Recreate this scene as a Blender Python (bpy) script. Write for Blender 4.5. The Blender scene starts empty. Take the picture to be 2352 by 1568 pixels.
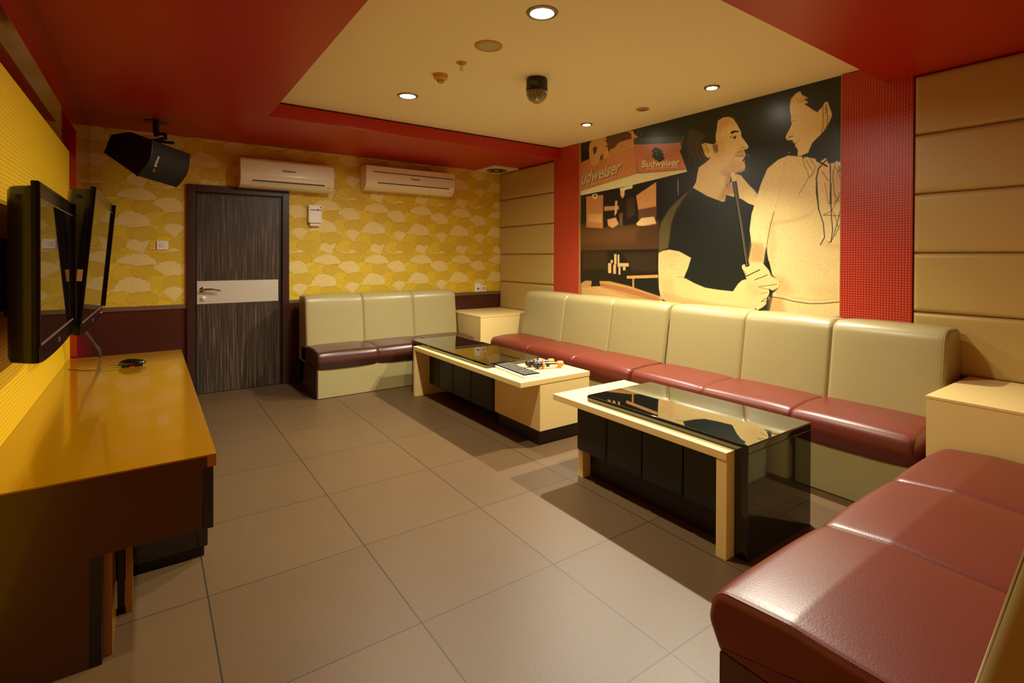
import bpy, bmesh, math, random
import numpy as np
from mathutils import Vector, Matrix
random.seed(7); rng = np.random.default_rng(7)
PI = math.pi
scene = bpy.context.scene
C = bpy.context.collection

# ---------------------------------------------------------------- camera
XR, D, H1, HC, XL, YN = 3.716, 5.653, 2.382, 2.505, -0.437, -0.12   # right wall face, back wall, soffit, ceiling, left wall, near wall
cam_d = bpy.data.cameras.new('camera'); cam = bpy.data.objects.new('camera', cam_d); C.objects.link(cam)
cam_d.sensor_width = 36; cam_d.lens = 1187.13/2352*36
cam_d.shift_x = (1176-1198.23)/2352; cam_d.shift_y = (598.41-784)/2352; cam_d.clip_start = .01
yaw, pitch, roll = 0.6242, -0.0075, 0.0033
fw = Vector((math.sin(yaw)*math.cos(pitch), math.cos(yaw)*math.cos(pitch), math.sin(pitch)))
rt = Vector((math.cos(yaw), -math.sin(yaw), 0)); up = rt.cross(fw)
r3 = rt*math.cos(roll)+up*math.sin(roll); u3 = -rt*math.sin(roll)+up*math.cos(roll)
cam.matrix_world = Matrix(((r3.x, u3.x, -fw.x, 0), (r3.y, u3.y, -fw.y, 0), (r3.z, u3.z, -fw.z, 1.2922), (0, 0, 0, 1)))
scene.camera = cam
# ---------------------------------------------------------------- world, exposure
w = bpy.data.worlds.new('world'); scene.world = w; w.use_nodes = True
w.node_tree.nodes['Background'].inputs[0].default_value = (1, .8, .55, 1)
w.node_tree.nodes['Background'].inputs[1].default_value = 0.0
vs = scene.view_settings; vs.view_transform = 'Standard'; vs.look = 'None'; vs.gamma = 1; vs.exposure = 0.50; vs.use_curve_mapping = False
scene.cycles.max_bounces = 8; scene.cycles.diffuse_bounces = 5; scene.cycles.glossy_bounces = 4
scene.cycles.use_denoising = True; scene.cycles.sample_clamp_indirect = 6
# ---------------------------------------------------------------- light levels (lamps are built with their fittings)
DOWN_W, SPOT_W = 25.0, 310.0
DOWN_COL, SPOT_COL = (1.0, .93, .75), (1.0, .94, .76)

# ---------------------------------------------------------------- helpers
def lin(c):
    return tuple((x/255/12.92 if x/255 <= .04045 else ((x/255+.055)/1.055)**2.4) for x in c)
def mat(name, rgb, rough=.5, metal=0, coat=0, bump=0, bscale=200, emit=None, estr=0, var=0, vscale=3, alpha=None, trans=0, ior=1.5, spec=.5, tscale=(1, 1, 1), coatrough=.05):
    m = bpy.data.materials.new(name); m.use_nodes = True; nt = m.node_tree; b = nt.nodes['Principled BSDF']
    b.inputs['Base Color'].default_value = (*lin(rgb), 1); b.inputs['Roughness'].default_value = rough
    b.inputs['Metallic'].default_value = metal; b.inputs['Coat Weight'].default_value = coat; b.inputs['Coat Roughness'].default_value = coatrough
    b.inputs['Transmission Weight'].default_value = trans; b.inputs['IOR'].default_value = ior; b.inputs['Specular IOR Level'].default_value = spec
    if emit: b.inputs['Emission Color'].default_value = (*emit, 1); b.inputs['Emission Strength'].default_value = estr
    if bump or var:
        tc = nt.nodes.new('ShaderNodeTexCoord'); mp = nt.nodes.new('ShaderNodeMapping'); mp.inputs['Scale'].default_value = tscale
        nt.links.new(tc.outputs['Object'], mp.inputs[0])
    if bump:
        n = nt.nodes.new('ShaderNodeTexNoise'); n.inputs['Scale'].default_value = bscale; n.inputs['Detail'].default_value = 3
        nt.links.new(mp.outputs[0], n.inputs['Vector'])
        bp = nt.nodes.new('ShaderNodeBump'); bp.inputs['Strength'].default_value = bump; bp.inputs['Distance'].default_value = .002
        nt.links.new(n.outputs[0], bp.inputs['Height']); nt.links.new(bp.outputs[0], b.inputs['Normal'])
    if var:
        n = nt.nodes.new('ShaderNodeTexNoise'); n.inputs['Scale'].default_value = vscale; n.inputs['Detail'].default_value = 4
        nt.links.new(mp.outputs[0], n.inputs['Vector'])
        r = nt.nodes.new('ShaderNodeMapRange'); r.inputs['To Min'].default_value = 1-var; r.inputs['To Max'].default_value = 1+var
        nt.links.new(n.outputs[0], r.inputs[0])
        mx = nt.nodes.new('ShaderNodeMix'); mx.data_type = 'RGBA'; mx.blend_type = 'MULTIPLY'; mx.inputs[0].default_value = 1
        mx.inputs[6].default_value = (*lin(rgb), 1); nt.links.new(r.outputs[0], mx.inputs[7]); nt.links.new(mx.outputs[2], b.inputs['Base Color'])
    return m
def math_node(nt, op, a, b=None):
    n = nt.nodes.new('ShaderNodeMath'); n.operation = op
    for i, v in enumerate((a, b)):
        if v is None: continue
        if isinstance(v, (int, float)): n.inputs[i].default_value = v
        else: nt.links.new(v, n.inputs[i])
    return n.outputs[0]
def dots_mat(name, rgb, dot, pitch, rad, ax, rough=.4, stretch=1.0, coat=0.0):
    """board drilled with a square grid of small holes"""
    m = mat(name, rgb, rough, coat=coat); nt = m.node_tree; b = nt.nodes['Principled BSDF']
    g = nt.nodes.new('ShaderNodeNewGeometry'); s = nt.nodes.new('ShaderNodeSeparateXYZ'); nt.links.new(g.outputs['Position'], s.inputs[0])
    a = math_node(nt, 'SUBTRACT', math_node(nt, 'FRACT', math_node(nt, 'DIVIDE', s.outputs[ax], pitch)), .5)
    z = math_node(nt, 'SUBTRACT', math_node(nt, 'FRACT', math_node(nt, 'DIVIDE', s.outputs[2], pitch)), .5)
    a = math_node(nt, 'DIVIDE', a, stretch)
    d = math_node(nt, 'SQRT', math_node(nt, 'ADD', math_node(nt, 'MULTIPLY', a, a), math_node(nt, 'MULTIPLY', z, z)))
    k = math_node(nt, 'LESS_THAN', d, rad/pitch)
    mx = nt.nodes.new('ShaderNodeMix'); mx.data_type = 'RGBA'; nt.links.new(k, mx.inputs[0])
    mx.inputs[6].default_value = (*lin(rgb), 1); mx.inputs[7].default_value = (*lin(dot), 1)
    nt.links.new(mx.outputs[2], b.inputs['Base Color']); return m

class MB:
    def __init__(s): s.bm = bmesh.new()
    def box(s, x0, x1, y0, y1, z0, z1, bev=0, seg=2):
        b = bmesh.new(); vs_ = [b.verts.new((x, y, z)) for x in (x0, x1) for y in (y0, y1) for z in (z0, z1)]
        for f in ((0, 1, 3, 2), (4, 6, 7, 5), (0, 4, 5, 1), (2, 3, 7, 6), (0, 2, 6, 4), (1, 5, 7, 3)): b.faces.new([vs_[i] for i in f])
        if bev: bmesh.ops.bevel(b, geom=b.edges[:], offset=bev, segments=seg, affect='EDGES', profile=.5)
        s.add(b); return s
    def add(s, b, M=None):
        if M is not None: bmesh.ops.transform(b, matrix=M, verts=b.verts[:])
        bmesh.ops.recalc_face_normals(b, faces=b.faces[:])
        me = bpy.data.meshes.new('t'); b.to_mesh(me); b.free(); s.bm.from_mesh(me); bpy.data.meshes.remove(me); return s
    def lathe(s, prof, cen=(0, 0, 0), axis=(0, 0, 1), n=40, M=None):
        """prof: list of (radius, height) along axis"""
        b = bmesh.new(); rings = []
        for r, h in prof:
            if r < 1e-6: rings.append([b.verts.new((0, 0, h))])
            else: rings.append([b.verts.new((r*math.cos(2*PI*i/n), r*math.sin(2*PI*i/n), h)) for i in range(n)])
        for A, B in zip(rings, rings[1:]):
            for i in range(n):
                j = (i+1) % n
                if len(A) == 1 and len(B) == 1: continue
                if len(A) == 1: b.faces.new((A[0], B[i], B[j]))
                elif len(B) == 1: b.faces.new((A[i], B[0], A[j]))
                else: b.faces.new((A[i], A[j], B[j], B[i]))
        q = Vector((0, 0, 1)).rotation_difference(Vector(axis)).to_matrix().to_4x4()
        s.add(b, (M or Matrix.Translation(cen)) @ q); return s
    def tube(s, pts, r, n=10, closed=False):
        b = bmesh.new(); pts = [Vector(p) for p in pts]; rings = []; N = len(pts); nrm = None
        for i, p in enumerate(pts):
            t = (pts[(i+1) % N]-pts[i-1]) if closed else (pts[min(i+1, N-1)]-pts[max(i-1, 0)]); t.normalize()
            if nrm is None: nrm = t.orthogonal().normalized()
            nrm = (nrm-t*nrm.dot(t)).normalized(); bi = t.cross(nrm)
            rr = r[i] if isinstance(r, (list, tuple)) else r
            rings.append([b.verts.new(p+(nrm*math.cos(2*PI*k/n)+bi*math.sin(2*PI*k/n))*rr) for k in range(n)])
        for i in range(N if closed else N-1):
            A, B = rings[i], rings[(i+1) % N]
            for k in range(n): b.faces.new((A[k], A[(k+1) % n], B[(k+1) % n], B[k]))
        if not closed: b.faces.new(rings[0]); b.faces.new(rings[-1])
        s.add(b); return s
    def prism(s, poly, M, h, bev=0):
        """poly in local XY extruded to z=h then placed with M"""
        b = bmesh.new(); A = [b.verts.new((x, y, 0)) for x, y in poly]; B = [b.verts.new((x, y, h)) for x, y in poly]
        b.faces.new(A[::-1]); b.faces.new(B); n = len(poly)
        for i in range(n): b.faces.new((A[i], A[(i+1) % n], B[(i+1) % n], B[i]))
        if bev: bmesh.ops.bevel(b, geom=b.edges[:], offset=bev, segments=2, affect='EDGES', profile=.5)
        s.add(b, M); return s
    def build(s, name, m, parent=None, smooth=True, ang=35):
        me = bpy.data.meshes.new(name)
        if parent is not None:
            o_ = parent; T = Vector((0, 0, 0))
            while o_ is not None: T += o_.location; o_ = o_.parent
            bmesh.ops.translate(s.bm, vec=-T, verts=s.bm.verts[:])
        s.bm.to_mesh(me); s.bm.free(); me.materials.append(m)
        if smooth:
            me.shade_smooth(); me.set_sharp_from_angle(angle=math.radians(ang))
        o = bpy.data.objects.new(name, me); C.objects.link(o)
        if parent is not None: o.parent = parent
        if smooth and ang < 50:
            wm = o.modifiers.new('normals', 'WEIGHTED_NORMAL'); wm.keep_sharp = True
        return o
def tag(o, label=None, cat=None, group=None, kind=None):
    if label: o['label'] = label
    if cat: o['category'] = cat
    if group: o['group'] = group
    if kind: o['kind'] = kind
    return o
def thing(name, loc, label, cat, group=None):
    o = bpy.data.objects.new(name, None); C.objects.link(o); o.location = loc; o.empty_display_size = .05
    return tag(o, label, cat, group)
def solo(mb, name, m, label, cat, loc, group=None, ang=35):
    """a thing that is one mesh, its origin at loc"""
    bmesh.ops.translate(mb.bm, vec=-Vector(loc), verts=mb.bm.verts[:])
    o = mb.build(name, m, ang=ang); o.location = loc; return tag(o, label, cat, group)
def struct(mb, name, m, ang=35): return tag(mb.build(name, m, ang=ang), kind='structure')
def dup(root, loc, label, group=None):
    r = root.copy(); C.objects.link(r); r.location = loc; r['label'] = label
    if group: r['group'] = group
    def rec(a, b):
        for ch in a.children:
            c = ch.copy(); C.objects.link(c); c.parent = b; rec(ch, c)
    rec(root, r); return r
def part_label(o, l): o['label'] = l; return o
FONT = None
def text_mesh(txt, size, offset=0.0, extrude=0.0, spacing=1.0):
    cu = bpy.data.curves.new('t', 'FONT'); cu.body = txt; cu.size = size; cu.offset = offset; cu.extrude = extrude; cu.space_character = spacing; cu.resolution_u = 4
    o = bpy.data.objects.new('t', cu); C.objects.link(o)
    dg = bpy.context.evaluated_depsgraph_get(); me = bpy.data.meshes.new_from_object(o.evaluated_get(dg))
    bpy.data.objects.remove(o); bpy.data.curves.remove(cu); return me
def text_on(name, txt, M, size, m, parent, offset=0.0, extrude=.0003, warp=None):
    me = text_mesh(txt, size, offset, extrude); b = bmesh.new(); b.from_mesh(me); bpy.data.meshes.remove(me)
    xs = [v.co.x for v in b.verts]; x0, x1 = min(xs), max(xs)
    if warp:
        bl, br, tl, tr, x_pl, thick = warp; cap = size*.7
        for v in b.verts:
            u = (v.co.x-x0)/(x1-x0); t = v.co.y/cap
            lo = Vector(bl).lerp(Vector(br), u); hi = Vector(tl).lerp(Vector(tr), u); p = lo.lerp(hi, t) if 0 <= t <= 1 else lo+(hi-lo)*t
            v.co = Vector((x_pl-(thick if v.co.z > 0 else 0), 4.114-p.x/1000, p.y/1000))
        mb = MB(); mb.add(b)
    else:
        bmesh.ops.translate(b, vec=(-(x0+x1)/2, 0, 0), verts=b.verts[:]); mb = MB(); mb.add(b, M)
    return mb.build(name, m, parent, smooth=False)

# ---------------------------------------------------------------- materials
M = {}
M['red'] = mat('red_paint', (178, 34, 10), .38, var=.06, vscale=1.5)
M['redgloss'] = mat('red_gloss_laminate', (140, 10, 6), .12, coat=.6)
M['darkred'] = mat('dark_red_acrylic', (38, 8, 5), .04, coat=1, spec=.8)
M['ceil'] = mat('cream_ceiling_paint', (246, 234, 190), .7, var=.03, vscale=1)
M['seam'] = mat('shadow_gap_brown', (70, 42, 22), .8)
M['brown'] = mat('dark_brown_laminate', (74, 34, 24), .28, bump=.03)
M['frame'] = mat('door_frame_brown', (58, 28, 20), .35)
M['rail'] = mat('brushed_metal_rail', (150, 130, 105), .35, metal=.8)
M['steel'] = mat('brushed_steel', (215, 208, 190), .45, metal=.55, bump=.08, bscale=60, tscale=(1, 1, 30))
M['chrome'] = mat('chrome', (225, 220, 210), .1, metal=1)
M['beige'] = mat('beige_leatherette', (160, 146, 98), .36, bump=.10, bscale=260, coat=.12, coatrough=.3)
M['padwall'] = mat('tan_leatherette', (188, 160, 92), .42, bump=.08, bscale=260)
M['oxblood'] = mat('oxblood_leatherette', (104, 41, 27), .37, bump=.16, bscale=170, spec=.44, var=.05, vscale=4)
M['brownleather'] = mat('dark_brown_leatherette', (72, 36, 26), .33, bump=.14, bscale=200, coat=.25, coatrough=.25)
M['blackpad'] = mat('black_leatherette', (18, 18, 14), .42, bump=.1, bscale=260)
M['wood'] = mat('cream_laminate', (236, 208, 136), .38, var=.02, vscale=6)
M['edge'] = mat('laminate_edge', (206, 172, 98), .45)
M['plinth'] = mat('dark_wood_plinth', (34, 18, 12), .35, bump=.15, bscale=30, tscale=(1, 1, 14))
M['blackgloss'] = mat('black_gloss_laminate', (8, 8, 7), .06, coat=.5, spec=.7)
M['blackglass'] = mat('dark_tinted_glass', (10, 10, 8), .015, coat=1, coatrough=.01, spec=1.0, ior=1.7)
M['black'] = mat('black_plastic', (14, 13, 12), .35)
M['blackmatte'] = mat('black_matte', (11, 10, 10), .6)
M['grille'] = mat('black_speaker_grille', (16, 15, 14), .55, bump=.6, bscale=500)
M['screen'] = mat('tv_screen', (9, 9, 8), .03, spec=.5)
M['bezel'] = mat('black_tv_bezel', (8, 8, 7), .16, spec=.25)
M['white'] = mat('aged_white_plastic', (236, 222, 186), .3, coat=.2)
M['white2'] = mat('white_plastic', (242, 236, 220), .35)
M['greyslot'] = mat('dark_slot', (40, 36, 30), .6)
M['yel'] = mat('mustard_gloss_laminate', (152, 104, 2), .16, coat=.6, coatrough=.05)
M['brs'] = mat('rust_stained_rim', (196, 150, 84), .5, var=.35, vscale=40)
M['meshgrey'] = mat('ceiling_speaker_grille', (190, 175, 130), .6)
M['orange'] = mat('orange_rubber', (250, 120, 20), .45)
M['micball'] = mat('black_mic_mesh', (24, 22, 20), .5, bump=.8, bscale=600)
M['key'] = mat('black_keys', (20, 22, 26), .4)
M['keyglyph'] = mat('key_legend', (210, 205, 170), .6)
M['text'] = mat('grey_print', (60, 58, 54), .6)
M['textw'] = mat('white_print', (225, 222, 215), .5)
M['textr'] = mat('red_print', (215, 20, 15), .5)
M['led'] = mat('red_led', (255, 30, 20), .4, emit=(1, .05, .04), estr=1.5)
M['glow'] = mat('downlight_diffuser', (255, 255, 255), .5, emit=(1, .97, .90), estr=14)
M['bulb'] = mat('spot_bulb', (255, 250, 230), .3, emit=(1, .93, .72), estr=60)
M['rim'] = mat('downlight_rim', (150, 140, 120), .3, metal=.7)
M['dome'] = mat('clear_faceted_dome', (235, 225, 200), .05, trans=.9, ior=1.45)
M['cable'] = mat('cable_grey', (60, 52, 40), .5)
M['sticker'] = mat('paper_sticker', (190, 140, 70), .6)
M['fabriclace'] = mat('lamp_core', (120, 110, 90), .3, metal=.6)
M['panelshade'] = mat('shaded_yellow_laminate', (66, 36, 8), .25, coat=.3)  # yellow laminate on the counter's near end, darkened in colour for its shade
M['perfred'] = dots_mat('perforated_red_board', (178, 34, 14), (226, 190, 130), .0158, .0023, 1, .38)
M['perfyel'] = dots_mat('perforated_yellow_board', (222, 176, 8), (128, 92, 6), .017, .0022, 1, .42, stretch=1.9)
M['trimgold'] = mat('thin_gold_edge', (190, 140, 80), .4)

# floor: 60 cm tiles with fine grout
def floor_mat():
    m = mat('porcelain_floor', (130, 100, 78), .44, spec=.4); nt = m.node_tree; b = nt.nodes['Principled BSDF']
    g = nt.nodes.new('ShaderNodeNewGeometry'); s = nt.nodes.new('ShaderNodeSeparateXYZ'); nt.links.new(g.outputs['Position'], s.inputs[0])
    masks = []; cells = []
    for ax, off in ((0, .1777), (1, 1.0758)):
        q = math_node(nt, 'DIVIDE', math_node(nt, 'SUBTRACT', s.outputs[ax], off-6.0), .6)
        fr = math_node(nt, 'FRACT', q); cells.append(math_node(nt, 'FLOOR', q))
        dist = math_node(nt, 'MULTIPLY', math_node(nt, 'MINIMUM', fr, math_node(nt, 'SUBTRACT', 1.0, fr)), .6)
        masks.append(math_node(nt, 'LESS_THAN', dist, .0026 if ax == 0 else .0021))
    k = math_node(nt, 'MAXIMUM', masks[0], masks[1])
    cb = nt.nodes.new('ShaderNodeCombineXYZ'); nt.links.new(cells[0], cb.inputs[0]); nt.links.new(cells[1], cb.inputs[1])
    wn = nt.nodes.new('ShaderNodeTexWhiteNoise'); nt.links.new(cb.outputs[0], wn.inputs['Vector'])
    n1 = nt.nodes.new('ShaderNodeTexNoise'); n1.inputs['Scale'].default_value = 2.2; n1.inputs['Detail'].default_value = 6; nt.links.new(g.outputs['Position'], n1.inputs['Vector'])
    n2 = nt.nodes.new('ShaderNodeTexNoise'); n2.inputs['Scale'].default_value = 260; n2.inputs['Detail'].default_value = 2; nt.links.new(g.outputs['Position'], n2.inputs['Vector'])
    v = math_node(nt, 'ADD', math_node(nt, 'MULTIPLY', wn.outputs['Value'], .10), math_node(nt, 'ADD', math_node(nt, 'MULTIPLY', n1.outputs[0], .22), math_node(nt, 'MULTIPLY', n2.outputs[0], .55)))
    v = math_node(nt, 'ADD', v, .58)
    mx = nt.nodes.new('ShaderNodeMix'); mx.data_type = 'RGBA'; mx.blend_type = 'MULTIPLY'; mx.inputs[0].default_value = 1
    mx.inputs[6].default_value = (*lin((90, 68, 42)), 1); nt.links.new(v, mx.inputs[7])
    m2 = nt.nodes.new('ShaderNodeMix'); m2.data_type = 'RGBA'; nt.links.new(k, m2.inputs[0]); nt.links.new(mx.outputs[2], m2.inputs[6]); m2.inputs[7].default_value = (*lin((44, 36, 26)), 1)
    nt.links.new(m2.outputs[2], b.inputs['Base Color'])
    bp = nt.nodes.new('ShaderNodeBump'); bp.inputs['Strength'].default_value = .22; bp.inputs['Distance'].default_value = .002
    h = math_node(nt, 'SUBTRACT', n2.outputs[0], k); nt.links.new(h, bp.inputs['Height']); nt.links.new(bp.outputs[0], b.inputs['Normal'])
    return m
M['floor'] = floor_mat()
def door_mat():
    m = mat('striated_dark_wood', (60, 48, 38), .4); nt = m.node_tree; b = nt.nodes['Principled BSDF']
    tc = nt.nodes.new('ShaderNodeTexCoord'); mp = nt.nodes.new('ShaderNodeMapping'); mp.inputs['Scale'].default_value = (1, 1, .02)
    nt.links.new(tc.outputs['Object'], mp.inputs[0]); n = nt.nodes.new('ShaderNodeTexNoise'); n.inputs['Scale'].default_value = 140; n.inputs['Detail'].default_value = 4
    nt.links.new(mp.outputs[0], n.inputs['Vector']); cr = nt.nodes.new('ShaderNodeValToRGB'); nt.links.new(n.outputs[0], cr.inputs[0])
    e = cr.color_ramp.elements; e[0].position = .35; e[0].color = (*lin((44, 34, 26)), 1); e[1].position = .72; e[1].color = (*lin((124, 104, 76)), 1)
    x = e.new(.55); x.color = (*lin((66, 53, 41)), 1)
    nt.links.new(cr.outputs[0], b.inputs['Base Color']); return m
M['door'] = door_mat()

def vcol_mat(name, rough, grain=.0, coat=0, gscale=500, coatrough=.2, bump=0):
    m = mat(name, (128, 128, 128), rough, coat=coat, coatrough=coatrough, bump=bump, bscale=30); nt = m.node_tree; b = nt.nodes['Principled BSDF']
    a = nt.nodes.new('ShaderNodeAttribute'); a.attribute_name = 'print'
    tc = nt.nodes.new('ShaderNodeTexCoord'); n = nt.nodes.new('ShaderNodeTexNoise'); n.inputs['Scale'].default_value = gscale; n.inputs['Detail'].default_value = 2; nt.links.new(tc.outputs['Object'], n.inputs['Vector'])
    r = nt.nodes.new('ShaderNodeMapRange'); r.inputs['From Min'].default_value = .25; r.inputs['From Max'].default_value = .75; r.inputs['To Min'].default_value = 1-grain; r.inputs['To Max'].default_value = 1+grain; nt.links.new(n.outputs[0], r.inputs[0])
    mx = nt.nodes.new('ShaderNodeMix'); mx.data_type = 'RGBA'; mx.blend_type = 'MULTIPLY'; mx.inputs[0].default_value = 1
    nt.links.new(a.outputs['Color'], mx.inputs[6]); nt.links.new(r.outputs[0], mx.inputs[7]); nt.links.new(mx.outputs[2], b.inputs['Base Color']); return m
def grid_print(name, img, step, place, m, hole=None):
    """flat printed sheet: img (nz,nx,3) sRGB painted per vertex, place(a,z)->xyz arrays"""
    nz, nx, _ = img.shape; A, Z = np.meshgrid(np.arange(nx)*step, np.arange(nz)*step)
    co = np.stack(place(A, Z), -1).reshape(-1, 3).astype(np.float32); N = nx*nz
    i = (np.arange(nz-1)[:, None]*nx+np.arange(nx-1)[None]).ravel(); F = np.stack([i, i+1, i+nx+1, i+nx], -1).ravel().astype(np.int32)
    if hole:
        hk = ~((A[:-1, :-1].ravel() > hole[0]) & (A[:-1, :-1].ravel() < hole[1]) & (Z[:-1, :-1].ravel() < hole[2])); F = F.reshape(-1, 4)[hk].ravel()
    me = bpy.data.meshes.new(name); me.vertices.add(N); me.vertices.foreach_set('co', co.ravel())
    me.loops.add(len(F)); me.loops.foreach_set('vertex_index', F); nf = len(F)//4
    me.polygons.add(nf); me.polygons.foreach_set('loop_start', np.arange(nf, dtype=np.int32)*4); me.update(calc_edges=True)
    l = np.where(img <= .04045, img/12.92, ((img+.055)/1.055)**2.4)
    ca = me.color_attributes.new('print', 'FLOAT_COLOR', 'POINT'); rgba = np.ones((N, 4), np.float32); rgba[:, :3] = l.reshape(-1, 3); ca.data.foreach_set('color', rgba.ravel())
    me.materials.append(m); o = bpy.data.objects.new(name, me); C.objects.link(o); return o

# ---------------------------------------------------------------- room shell
struct(MB().box(XL-.15, XR+.15, YN-.15, D+.15, -.1, 0), 'floor', M['floor'])
struct(MB().box(XL-.15, XR+.15, YN-.15, D+.15, HC, HC+.1), 'ceiling', M['ceil'])
XS0, YS0, YS1 = .757, 1.293, 4.424      # recess edges
struct(MB().box(XL-.15, XS0, YN-.15, D+.15, H1, HC), 'trim_1', M['red'])
struct(MB().box(XS0, XR+.15, YN-.15, YS0, H1, HC), 'trim_2', M['red'])
struct(MB().box(XS0, XR+.045, YS1, D+.15, H1, HC-.014), 'trim_3', M['red'])
struct(MB().box(XS0, XR+.045, YS1+.02, D+.15, HC-.014, HC), 'trim_4', M['seam'])
struct(MB().box(XR+.045, XR+.15, YN-.15, D+.15, 0, HC), 'wall_right', M['red'])
struct(MB().box(XL-.15, XR+.15, YN-.15, YN, 0, HC), 'wall_near', M['red'])
# back wall: dado below, papered wall above
struct(MB().box(XL-.15, .276, D, D+.15, 0, .81).box(1.15, XR+.045, D, D+.15, 0, .81), 'trim_5', M['brown'])
struct(MB().box(XL, .276, D-.012, D, .808, .848, .002).box(1.15, XR, D-.012, D, .808, .848, .002), 'trim_6', M['rail'])
struct(MB().box(XL-.15, XR+.15, D+.004, D+.15, .81, HC), 'trim_10', M['seam'])
# left wall
struct(MB().box(XL-.15, XL, YN-.15, 4.61, 0, 1.99), 'wall_left', M['perfyel'])
struct(MB().box(XL-.15, XL-.001, YN-.15, 4.61, 1.99, 2.16), 'trim_7', M['darkred'])
struct(MB().box(XL-.15, -.40, YN-.15, 4.61, 2.13, H1, .002), 'trim_8', M['redgloss'])
struct(MB().box(XL-.15, -.40, 4.61, D, 0, H1, .002), 'trim_9', M['redgloss'])

# wallpaper: overlapping ginkgo leaves, painted tile by tile
def leaf(img, step, PX, PZ, ax, az, r, dr, half, sq, col, seed, rib):
    nz, nx, _ = img.shape
    X, Z = np.meshgrid(np.arange(nx)*step, np.arange(nz)*step)
    dx = (X-ax+PX/2) % PX-PX/2; dz = ((Z-az+PZ/2) % PZ-PZ/2)/sq
    rho = np.hypot(dx, dz); an = np.arctan2(dz, dx)-dr; an = (an+PI) % (2*PI)-PI; q = np.abs(an)/half
    R = r*(.925+.075*np.abs(np.cos(an*9+seed))**.6+.03*np.sin(an*5+seed*2))*(1-.10*q**4)
    ins = (q < 1) & (rho < R)
    dedge = np.minimum(R-rho, (1-q)*half*np.maximum(rho, .004))
    c = np.array(col, np.float32)/255
    ribs = np.abs(((an*rib/PI+.5) % 1)-.5)*PI/rib*rho < .0011
    cc = np.where((ribs & (rho > .02))[..., None], c*.93, c)
    oc = c*np.array((.80, .72, .55), np.float32)
    al = np.clip((.0035-dedge)/.002, 0, 1)[..., None]
    cc = cc*(1-al)+oc*al
    img[ins] = cc[ins]
PX, PZ, ST = .539, .574, .0032
tn = (int(round(PZ/ST)), int(round(PX/ST))); tile = np.zeros((*tn, 3), np.float32)+np.array((222, 186, 46), np.float32)/255
sx, sz = PX/tn[1], PZ/tn[0]; ST2 = (sx+sz)/2
leaves = []
for rI in range(8):
    for cI in range(4):
        leaves.append((((cI+.5*(rI % 2))*PX/4+rng.uniform(-.02, .02)), rI*PZ/8+.03+rng.uniform(-.01, .01), rng.uniform(.13, .16), PI/2+rng.uniform(-.35, .35), rng.uniform(.95, 1.25), rng.uniform(.8, 1.0),
                       [(224, 190, 36), (216, 180, 38), (232, 200, 54)][rng.integers(3)], rng.uniform(0, 6), 16))
CR = (234, 208, 126)
creams = []
for dx, dz, r, dr, hf, sq in [(0, 0, .150, 90, 84, .98), (-.23, -.085, .138, 96, 44, 1.0), (-.285, .14, .150, 78, 68, .98), (.03, .235, .165, 86, 76, .70), (.075, .345, .150, 112, 46, 1.0), (.235, .355, .150, 84, 74, .80)]:
    creams.append((dx+.10, dz+.10, r, math.radians(dr), math.radians(hf), sq, CR, dx*40, 20))
creams.sort(key=lambda l: -l[1]); leaves.sort(key=lambda l: -(l[1] % PZ))
for l in leaves: leaf(tile, ST2, tn[1]*ST2, tn[0]*ST2, *l)
for c_ in creams:
    leaf(tile, ST2, tn[1]*ST2, tn[0]*ST2, *c_)
    for ox, oz, col in ((-.075, -.120, (226, 192, 38)), (.065, -.125, (216, 180, 38))):
        leaf(tile, ST2, tn[1]*ST2, tn[0]*ST2, c_[0]+ox, c_[1]+oz, .145, PI/2-ox, 1.15, .95, col, ox*30, 16)
nx, nz = int((XR+.02+.40)/.004)+1, int((HC-.85)/.004)+1
ax_ = (np.arange(nx)*.004-.40-2.035+.10) % PX; az_ = (np.arange(nz)*.004+.85-.965+.10) % PZ
paper = tile[(az_/PZ*tn[0]).astype(int) % tn[0]][:, (ax_/PX*tn[1]).astype(int) % tn[1]]
grain = rng.normal(0, .012, paper.shape[:2]).astype(np.float32)[..., None]
tag(grid_print('wall_back', np.clip(paper+grain, 0, 1), .004, lambda A, Z: (A-.40, np.full_like(A, D), Z+.85-.004), vcol_mat('ginkgo_wallpaper', .55, .02), hole=(.40+.280, .40+1.142, 1.944-.85)), kind='structure')

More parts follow.
